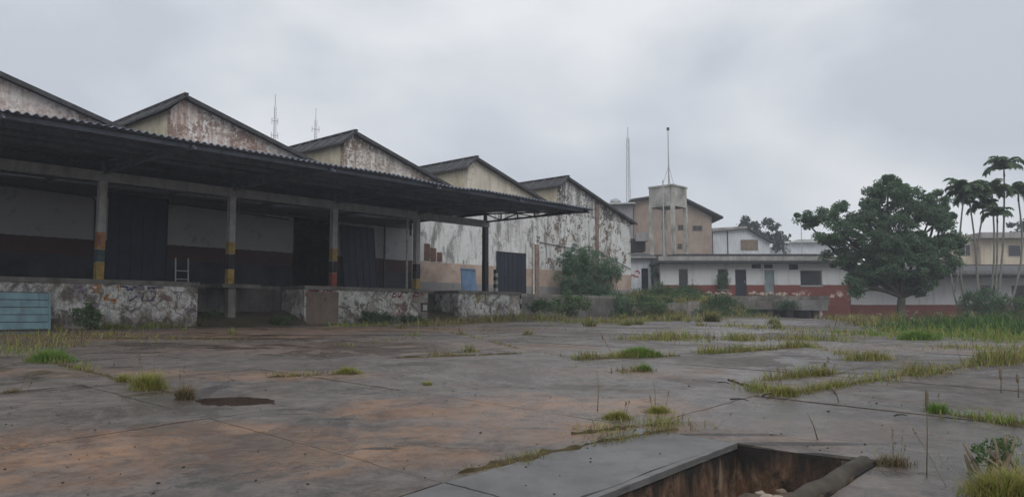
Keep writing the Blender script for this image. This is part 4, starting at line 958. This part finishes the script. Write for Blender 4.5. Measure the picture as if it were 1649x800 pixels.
def blade(mb, p, h, w_, r, lean=.35):
    az = r.uniform(0, 6.283); d = Vector((math.cos(az), math.sin(az), 0)); s = Vector((-d.y, d.x, 0)) * w_ / 2
    l1 = r.uniform(.05, lean) * h; l2 = l1 + r.uniform(.1, lean * 1.6) * h
    m = p + d * l1 + Vector((0, 0, h * .6)); t = p + d * l2 + Vector((0, 0, h * r.uniform(.8, 1.0)))
    i = len(mb.v); mb.v += [tuple(p - s), tuple(p + s), tuple(m + s * .7), tuple(t), tuple(m - s * .7)]; mb.f += [(i, i + 1, i + 2, i + 4), (i + 4, i + 2, i + 3)]
def tuft(label, u, v, rpx, hpx, n, mat, seed, name='grass_tuft', cat='grass tuft', extra_dry=0, aspect=.6, group='grass tufts in the slab joints'):
    p = gnd(u, v); k = p.y / 1249; r = random.Random(seed); mb = MB(); rad = rpx * k; h = hpx * k; wd = max(.005, .00105 * p.y)
    for i in range(int(n * 2.2)):
        x, y = r.gauss(0, .45) * rad, r.gauss(0, .45) * rad * aspect; q = math.hypot(x, y / aspect) / max(rad, .01)
        blade(mb, Vector((x, y, -.02 + G(p.x + x, p.y + y) - p.z)), h * r.uniform(.45, 1.05) * max(.3, 1 - .45 * q), wd * r.uniform(.7, 1.4), r, .5)
    t = thing(name, label, cat, p, 0, group); mb.build('blades', mat, t, fix=False)
    if extra_dry:
        mb = MB()
        for i in range(extra_dry // 3):
            x, y = r.gauss(0, .5) * rad, r.gauss(0, .4) * rad; a = Vector((x, y, -.02)); b = Vector((x * 1.6 + r.gauss(0, .1) * h, y * 1.4, h * r.uniform(.9, 1.6)))
            mb.tube([a, a.lerp(b, .55) + Vector((0, 0, .05 * h)), b], [wd * .35, wd * .3, wd * .2], 4)
            for q in range(4): leaf(mb, a.lerp(b, .8 + .06 * q), wd * 5, r, 0, .35)
        mb.build('seed_stem', 'dry_stem', t, fix=False)
    return t
for i, a in enumerate((
    ('tall yellow-green grass tuft, largest on the left of the yard', 238, 628, 26, 46, 420, 'grass_yellow', 12), ('small grass tuft just left of the tall left-hand tuft', 200, 615, 12, 26, 140, 'grass_yellow', 4),
    ('ragged grass tuft at the corner of the brown mud hole', 298, 643, 16, 38, 180, 'grass_dry', 10), ('low yellow tuft alone in the middle left of the yard', 560, 602, 24, 20, 300, 'grass_yellow', 3),
    ('bright grass tuft near the blue metal panel', 82, 583, 36, 34, 380, 'grass_green', 10), ('dark green grass tuft, greenest in the middle of the yard', 1028, 574, 36, 25, 520, 'grass_green', 3),
    ('small upright green tuft just in front of the greenest one', 1037, 597, 12, 20, 170, 'grass_green', 2), ('yellow tuft left of a pair on the near joint', 994, 674, 26, 24, 330, 'grass_yellow', 8),
    ('yellow tuft right of a pair on the near joint', 1060, 664, 24, 22, 280, 'grass_yellow', 8), ('tiny tuft alone in mid-yard before the second truck bay', 688, 620, 10, 15, 70, 'grass_yellow', 2),
    ('tuft where two grassy joints meet right of mid-yard', 1265, 636, 18, 28, 200, 'grass_yellow', 8), ('tuft at the left end of the right-hand grass strip', 1510, 664, 18, 30, 230, 'grass_green', 8),
    ('wispy dry tuft beside the far pit corner', 1440, 750, 34, 38, 120, 'grass_dry', 14), ('small tuft on the joint beyond the near grass pair', 1320, 604, 14, 20, 130, 'grass_yellow', 6),
    ('round green tuft before the leafy tree', 1478, 547, 34, 24, 330, 'grass_green', 4), ('wispy dry tuft near the left edge of the picture', 20, 632, 14, 18, 50, 'grass_dry', 6))):
    lab, u, v, rp_, hp_, n, m_, dry = a; tuft(lab, u, v, rp_, hp_, n, m_, 200 + i, extra_dry=dry)
w1 = tuft('thick green weed clump in the near right corner of the yard', 1622, 800, 62, 70, 700, 'grass_yellow', 300, 'weed_clump', 'weed', 14, group='weeds in the near right corner')
c = gnd(1615, 775)
shrub('weed', 'bushy grey-green weed behind the clump in the near right corner', c, [(c + Vector((.02, .1, .14)), (.14, .12, .12))], 'leaf_bush', .035, 30, 301, .05, None, 10, .3, 'weed')

# grass that fills the joints: too much to count
def strip_grass(name, label, runs, mat_seed=0):
    r = random.Random(mat_seed); MBS = {m: MB() for m in ('grass_yellow', 'grass_green', 'grass_dry', 'grass_lush')}
    for (pts, wid, hpx, dens, mix) in runs:
        P = [gnd(*p) for p in pts]
        for a, b in zip(P, P[1:]):
            L = (b - a).length; n = int(L * dens * 2.4)
            for k in range(n):
                t = r.random(); p = a.lerp(b, t); kk = p.y / 1249
                clumpy = mnoise.noise(Vector((p.x * 1.7, p.y * 1.7, mat_seed))) + .5 * mnoise.noise(Vector((p.x * 5, p.y * 5, 3)))
                if r.random() > .42 + 1.5 * clumpy: continue
                off = Vector((r.gauss(0, wid), r.gauss(0, wid), 0)); p = p + off; p.z = G(p.x, p.y) - .02
                m = r.choices(list(mix), list(mix.values()))[0]
                blade(MBS[m], p, hpx * .8 * kk * (r.uniform(.25, .8) if r.random() < .7 else r.uniform(.7, 1.5)) * (1 + .8 * max(-.5, clumpy)), max(.0045, .001 * p.y) * r.uniform(.7, 1.4), r, .5)
    i = 0
    for m, mb in MBS.items():
        if mb.f:
            o = mb.build(name, m, fix=False); tag(o, label[m], 'grass', kind='stuff'); i += 1
Y = {'grass_yellow': 6, 'grass_dry': 3, 'grass_green': 1}; DR = {'grass_dry': 5, 'grass_yellow': 3}; GR = {'grass_green': 4, 'grass_yellow': 4, 'grass_dry': 1}; LU = {'grass_lush': 7, 'grass_green': 2}
near = [([(742, 762), (850, 738), (960, 715), (1085, 692)], .05, 17, 900, DR), ([(930, 702), (1000, 688), (1085, 682)], .11, 18, 1300, Y), ([(840, 738), (900, 722)], .05, 18, 300, Y),
        ([(1245, 640), (1400, 614)], .05, 15, 520, Y), ([(1400, 614), (1520, 597), (1700, 570)], .12, 22, 620, Y), ([(1498, 664), (1649, 684), (1720, 695)], .07, 24, 800, GR),
        ([(1172, 612), (1225, 628), (1262, 638)], .08, 20, 420, Y), ([(1230, 612), (1300, 604), (1345, 602)], .06, 18, 420, Y), ([(930, 578), (1000, 576), (1090, 573)], .06, 14, 420, Y),
        ([(965, 600), (1040, 597)], .06, 12, 300, DR), ([(1135, 569), (1240, 562), (1300, 557)], .09, 14, 620, Y), ([(1300, 557), (1360, 570), (1420, 580)], .09, 13, 380, Y), ([(1370, 580), (1420, 577)], .08, 16, 400, Y),
        ([(640, 575), (740, 572), (835, 569)], .06, 9, 260, DR), ([(440, 607), (560, 603)], .09, 11, 260, DR), ([(355, 610), (400, 606)], .06, 12, 260, DR),
        ([(55, 577), (110, 590)], .07, 20, 330, DR), ([(120, 592), (150, 600)], .06, 14, 200, Y), ([(250, 625), (300, 640)], .05, 12, 150, DR), ([(-40, 556), (110, 558)], .35, 18, 330, DR), ([(-60, 568), (40, 570)], .3, 20, 300, GR), ([(1590, 770), (1700, 760)], .15, 40, 700, GR),
        ([(1400, 745), (1480, 755)], .10, 24, 160, DR), ([(870, 735), (910, 718)], .04, 32, 60, DR), ([(700, 530), (830, 560), (1000, 590)], .03, 6, 50, DR)]
far = [([(1060, 541), (1140, 545), (1215, 548)], .16, 14, 420, Y), ([(960, 520), (1010, 521)], .2, 8, 200, Y), ([(1080, 552), (1130, 550)], .2, 11, 380, Y), ([(1030, 548), (1110, 545)], .3, 14, 340, Y), ([(1180, 525), (1400, 540)], .5, 9, 110, Y), ([(1250, 545), (1340, 548)], .3, 12, 300, Y), ([(900, 520), (1000, 518), (1130, 515)], .6, 10, 150, Y), ([(860, 515), (900, 516)], .3, 12, 200, Y),
       ([(1470, 535), (1560, 540), (1700, 555)], .5, 16, 420, GR), ([(1550, 530), (1720, 542)], .9, 24, 2200, LU), ([(1460, 534), (1540, 536)], .4, 16, 300, LU), ([(1500, 560), (1649, 562)], .3, 12, 260, Y), ([(1400, 538), (1480, 545)], .6, 14, 300, GR),
       ([(1330, 518), (1450, 528)], .5, 10, 200, DR), ([(230, 545), (330, 548)], .6, 8, 130, Y), ([(90, 530), (240, 528), (330, 524)], .2, 12, 150, GR), ([(540, 526), (700, 522)], .2, 10, 130, GR), ([(690, 524), (850, 514)], .35, 12, 200, DR), ([(0, 540), (200, 545)], .5, 18, 160, DR), ([(590, 548), (680, 546)], .2, 6, 120, DR), ([(730, 535), (870, 530)], .5, 6, 50, DR)]
rj = random.Random(77); Y2 = {'grass_yellow': 3, 'grass_dry': 4, 'grass_green': 1}
for _ in range(95):                                      # small weeds rooted in the joints all over the yard
    if rj.random() < .5: s_, t_ = rj.choice(S_LINES), rj.uniform(4, 22)
    else: s_, t_ = rj.uniform(-4, 22), rj.choice(T_LINES)
    x_, y_ = ST(s_, t_)
    if y_ < 8.5 or abs(x_) > .66 * y_: continue
    u_ = 824.5 + 1249 * x_ / y_; v_ = 504 + 1249 * (EYE - G(x_, y_)) / y_
    near.append(([(u_, v_), (u_ + rj.uniform(4, 26), v_ + rj.uniform(-.6, .9))], .03 + .03 * rj.random(), rj.uniform(7, 17), rj.uniform(120, 420), Y2))
simple('moss', (.085, .068, .036), .45, 9, .95, .1, dirt=(.04, .03, .02))
def ribbon(label, pts, w0, h, seed):
    P = [gnd(*p) for p in pts]; L = [0]
    for a, b in zip(P, P[1:]): L.append(L[-1] + (b - a).length)
    N = max(12, int(L[-1] / .05)); mb = MB(); M = 7
    for k in range(N + 1):
        d = L[-1] * k / N; i = max(j for j in range(len(L)) if L[j] <= d + 1e-6); i = min(i, len(P) - 2); q = P[i].lerp(P[i + 1], (d - L[i]) / (L[i + 1] - L[i]))
        dr_ = (P[i + 1] - P[i]).normalized(); sd = Vector((-dr_.y, dr_.x, 0))
        wd = w0 * max(.05, .55 + 1.3 * mnoise.noise(Vector((d * 1.3, seed, 0))) + .7 * mnoise.noise(Vector((d * 6, seed, 5)))) * min(1, 4 * k / N + .05, 4 * (N - k) / N + .05)
        for j in range(M):
            c = (j / (M - 1) - .5) * 2; x = q + sd * (c * wd + .03 * mnoise.noise(Vector((d * 5, seed, 9))))
            mb.v.append((x.x, x.y, G(x.x, x.y) - .012 + (h + .02) * (1 - c * c) * (.7 + .8 * mnoise.noise(Vector((x.x * 14, x.y * 14, 1))))))
    for k in range(N):
        for j in range(M - 1): q = k * M + j; mb.f.append((q, q + 1, q + M + 1, q + M))
    tag(mb.build('moss_strip', 'moss', smooth=True), label, 'moss', kind='stuff')
for i, (lab, pts, w0, h) in enumerate((('brown moss and soil along the joint beside the pit apron', [(738, 762), (850, 738), (960, 714), (1092, 691)], .07, .022), ('mossy soil where the near joints meet', [(920, 700), (1000, 690), (1085, 682)], .13, .02),
        ('mossy soil along the grassy joint at the right', [(1235, 642), (1400, 614), (1520, 597), (1680, 573)], .07, .02), ('mossy soil under the right-hand grass strip', [(1495, 664), (1649, 686), (1720, 697)], .07, .02),
        ('mossy soil along the joint from the left tufts', [(50, 577), (140, 598), (215, 618), (312, 643)], .09, .02), ('mossy soil at the corner joint right of mid-yard', [(1172, 612), (1225, 628), (1262, 638)], .08, .02),
        ('mossy soil along the mid-yard joint', [(925, 579), (1000, 577), (1095, 573)], .08, .02), ('mossy soil along the far mid-yard joint', [(1130, 570), (1240, 563), (1305, 557)], .10, .02), ('brown moss along the joint before the second truck bay', [(638, 576), (740, 573), (840, 569)], .06, .02),
        ('brown moss left of the lone low tuft', [(430, 608), (500, 605), (575, 603)], .07, .02))): ribbon(lab, pts, w0, h, i + 1)
strip_grass('joint_grass', {'grass_yellow': 'yellow-green grass growing along the joints of the near slabs', 'grass_dry': 'dry brown grass and moss along the joints of the near slabs', 'grass_green': 'fresh green grass in the joints at the right of the yard'}, near, 1)
strip_grass('yard_grass', {'grass_yellow': 'yellowish low grass scattered over the far yard', 'grass_dry': 'dry brown grass at the far side of the yard', 'grass_green': 'green grass fringing the dock and the far yard', 'grass_lush': 'lush tall grass below the palms at the right'}, far, 2)
# weeds on the bank
r = random.Random(9); B1, B2, B3 = MB(), MB(), MB()
for k in range(30000):
    x = r.uniform(-1, 14.5); y = r.uniform(41.5, 55); h = bank_h(x, y)
    if h - G(x, y) < .02 and r.random() > .25: continue
    q = mnoise.noise(Vector((x * .45, y * .45, 4))) + .4 * mnoise.noise(Vector((x * 1.5, y * 1.5, 8)))
    hh = .5 * r.uniform(.3, 1.0) * max(.25, 1 + 1.3 * q)
    m = B1 if q > .12 else (B2 if r.random() < .7 else B3)
    blade(m, Vector((x, y, h - .03)), hh, .05 * r.uniform(.6, 1.3), r, .6)
    if q > .05 and r.random() < .5: leaf(B1, Vector((x + r.gauss(0, .15), y, h + hh * r.uniform(.3, 1))), .17, r)
tag(B1.build('bank_weeds', 'grass_lush', fix=False), 'dark green leafy weeds covering the bank', 'weeds', kind='stuff')
tag(B2.build('bank_grass', 'grass_yellow', fix=False), 'yellowish rank grass on the bank', 'grass', kind='stuff')
tag(B3.build('bank_straw', 'grass_dry', fix=False), 'dry straw among the weeds of the bank', 'grass', kind='stuff')

# dry vines on the warehouse end
vn = thing('dry_vine', 'leafless brown vine climbing the right end of the warehouse wall', 'vine', (*ST(31.5, -4.98), 1.2), ROT)
r = random.Random(17)
for k in range(26):
    x = r.gauss(0, .9); z = 0; pts = [(x, 0, 0)]
    for j in range(9): x += r.gauss(.02, .22); z += r.uniform(.25, .75); pts.append((x, -.06 + r.gauss(0, .03), z))
    MB().tube(pts, [.03 - .002 * j for j in range(10)], 4).build('runner', 'dry_stem', vn)

# mud hole, oil streaks, sticks, stones
def blot(name, label, cat, pts, mat, lift=.02, n=3, seed=0):
    P = [gnd(*p) for p in pts]; r = random.Random(seed); ring = []
    for a, b in zip(P, P[1:] + P[:1]):
        for k in range(n): q = a.lerp(b, k / n) ; ring.append(q + Vector((.03 * mnoise.noise(q * 9), .05 * mnoise.noise(q * 11 + Vector((0, 0, 4))) + .02 * mnoise.noise(q * 40), 0)))
    c = sum(ring, Vector()) / len(ring); mb = MB(); o = c.copy()
    tp = [Vector((q.x, q.y, top(q.x, q.y) + lift)) - Vector((c.x, c.y, G(c.x, c.y))) for q in ring]
    mb.v = [tuple(q) for q in tp] + [tuple(q * 1.01 - Vector((0, 0, .006))) for q in tp]
    m = len(tp); mb.f = [tuple(range(m))] + [(k, (k + 1) % m, m + (k + 1) % m, m + k) for k in range(m)]
    ob = mb.build(name, mat); ob.location = (c.x, c.y, G(c.x, c.y)); return tag(ob, label, cat)
blot('mud_puddle', 'brown muddy puddle beside the ragged tuft in the left yard', 'puddle', [(312, 645), (345, 641), (400, 640), (440, 644), (443, 650), (400, 653), (350, 654), (322, 651)], 'mud', .003, 10, 1)
def stick(label, u0, v0, u1, v1, rad, head=None, name='dry_stalk', cat='stalk'):
    b = gnd(u0, v0); t_ = at(u1, v1, b.y); t = thing(name, label, cat, b, 0, 'dry stalks standing in the yard'); T = t_ - b
    MB().tube([(0, 0, -.02), T * .5 + Vector((.01, .01, 0)), T], [rad, rad * .8, rad * .6], 6).build('stem', 'dry_stem', t, True)
    if head: MB().tube([T * (1 - head), T * (1 - head * .8), T * (1 - head * .2), T], [rad * .8, rad * 2.1, rad * 2.1, rad * .5], 7).build('seed_head', 'dry_stem', t, True)
stick('upright stalk with a dark thick seed head at right', 1492, 768, 1492, 626, .004, .24)
stick('thin leaning dark stalk right of the pit', 1318, 708, 1300, 664, .005)
stick('short leaning dark stalk beside the grassy joint', 1352, 648, 1340, 622, .006, .5)
stick('thin stalk standing behind the right grass strip', 1612, 632, 1611, 590, .006, .5)
stick('thin stalk at the right above the grass strip', 1640, 640, 1638, 600, .006, .4)
stick('thin dry stalk left of the near grass pair', 962, 662, 962, 596, .004)
stick('thin dry stalk left of the pit rim', 1055, 660, 1052, 612, .0035)
def lying(label, u0, v0, u1, v1, rad):
    a, b = gnd(u0, v0), gnd(u1, v1); t = MB(); m = (a + b) / 2; d = (b - a) / 2
    rad *= .55; t.tube([-d, -d * .4 + Vector((0, .02, .006)), d * .3 + Vector((0, -.012, .012)), d], [rad, rad, rad * .8, rad * .4], 6); o = t.build('twig', 'debris', None, True); o.location = m + Vector((0, 0, .018)); tag(o, label, 'twig', 'twigs lying on the slabs')
lying('twig of dark beads right of the near grass pair', 1176, 646, 1206, 648, .012); lying('curved dark twig lying right of mid-yard', 1440, 673, 1462, 673, .011); lying('dark twig beside the grassy corner joint', 1228, 640, 1246, 638, .014)
lying('thin dark twig on the slab left of the grassy corner', 1156, 618, 1176, 621, .01)
r = random.Random(23); mb = MB()
for k in range(170):
    u = r.uniform(-50, 1700); v = 560 + 240 * (r.random() ** .7); p = gnd(u, v); si, ti = st(p)
    if PIT[2] - .1 < ti < PIT[3] + .3 and si < PIT[1] + .1: continue
    z = top(p.x, p.y) + .002; s_ = r.uniform(.003, .009) * (1.5 if r.random() < .15 else 1)
    mb.lump((p.x, p.y, z), s_, .55, k, 1)
tag(mb.build('loose_grit', 'debris'), 'dark grit and leaf scraps strewn over the slabs', 'debris', kind='stuff')

# the damp air over the yard
hz = MB().box(-170, 190, -30, 230, -1.2, 48).build('haze', 'soil'); tag(hz, 'damp grey air over the whole yard', 'haze', kind='stuff')
hm = bpy.data.materials.new('haze_air'); hm.use_nodes = True; ht = hm.node_tree; ht.nodes.clear()
ho = ht.nodes.new('ShaderNodeOutputMaterial'); hv = ht.nodes.new('ShaderNodeVolumePrincipled')
hv.inputs['Color'].default_value = (.88, .92, 1, 1); hv.inputs['Density'].default_value = .0017
ht.links.new(hv.outputs[0], ho.inputs['Volume']); hz.data.materials[0] = hm
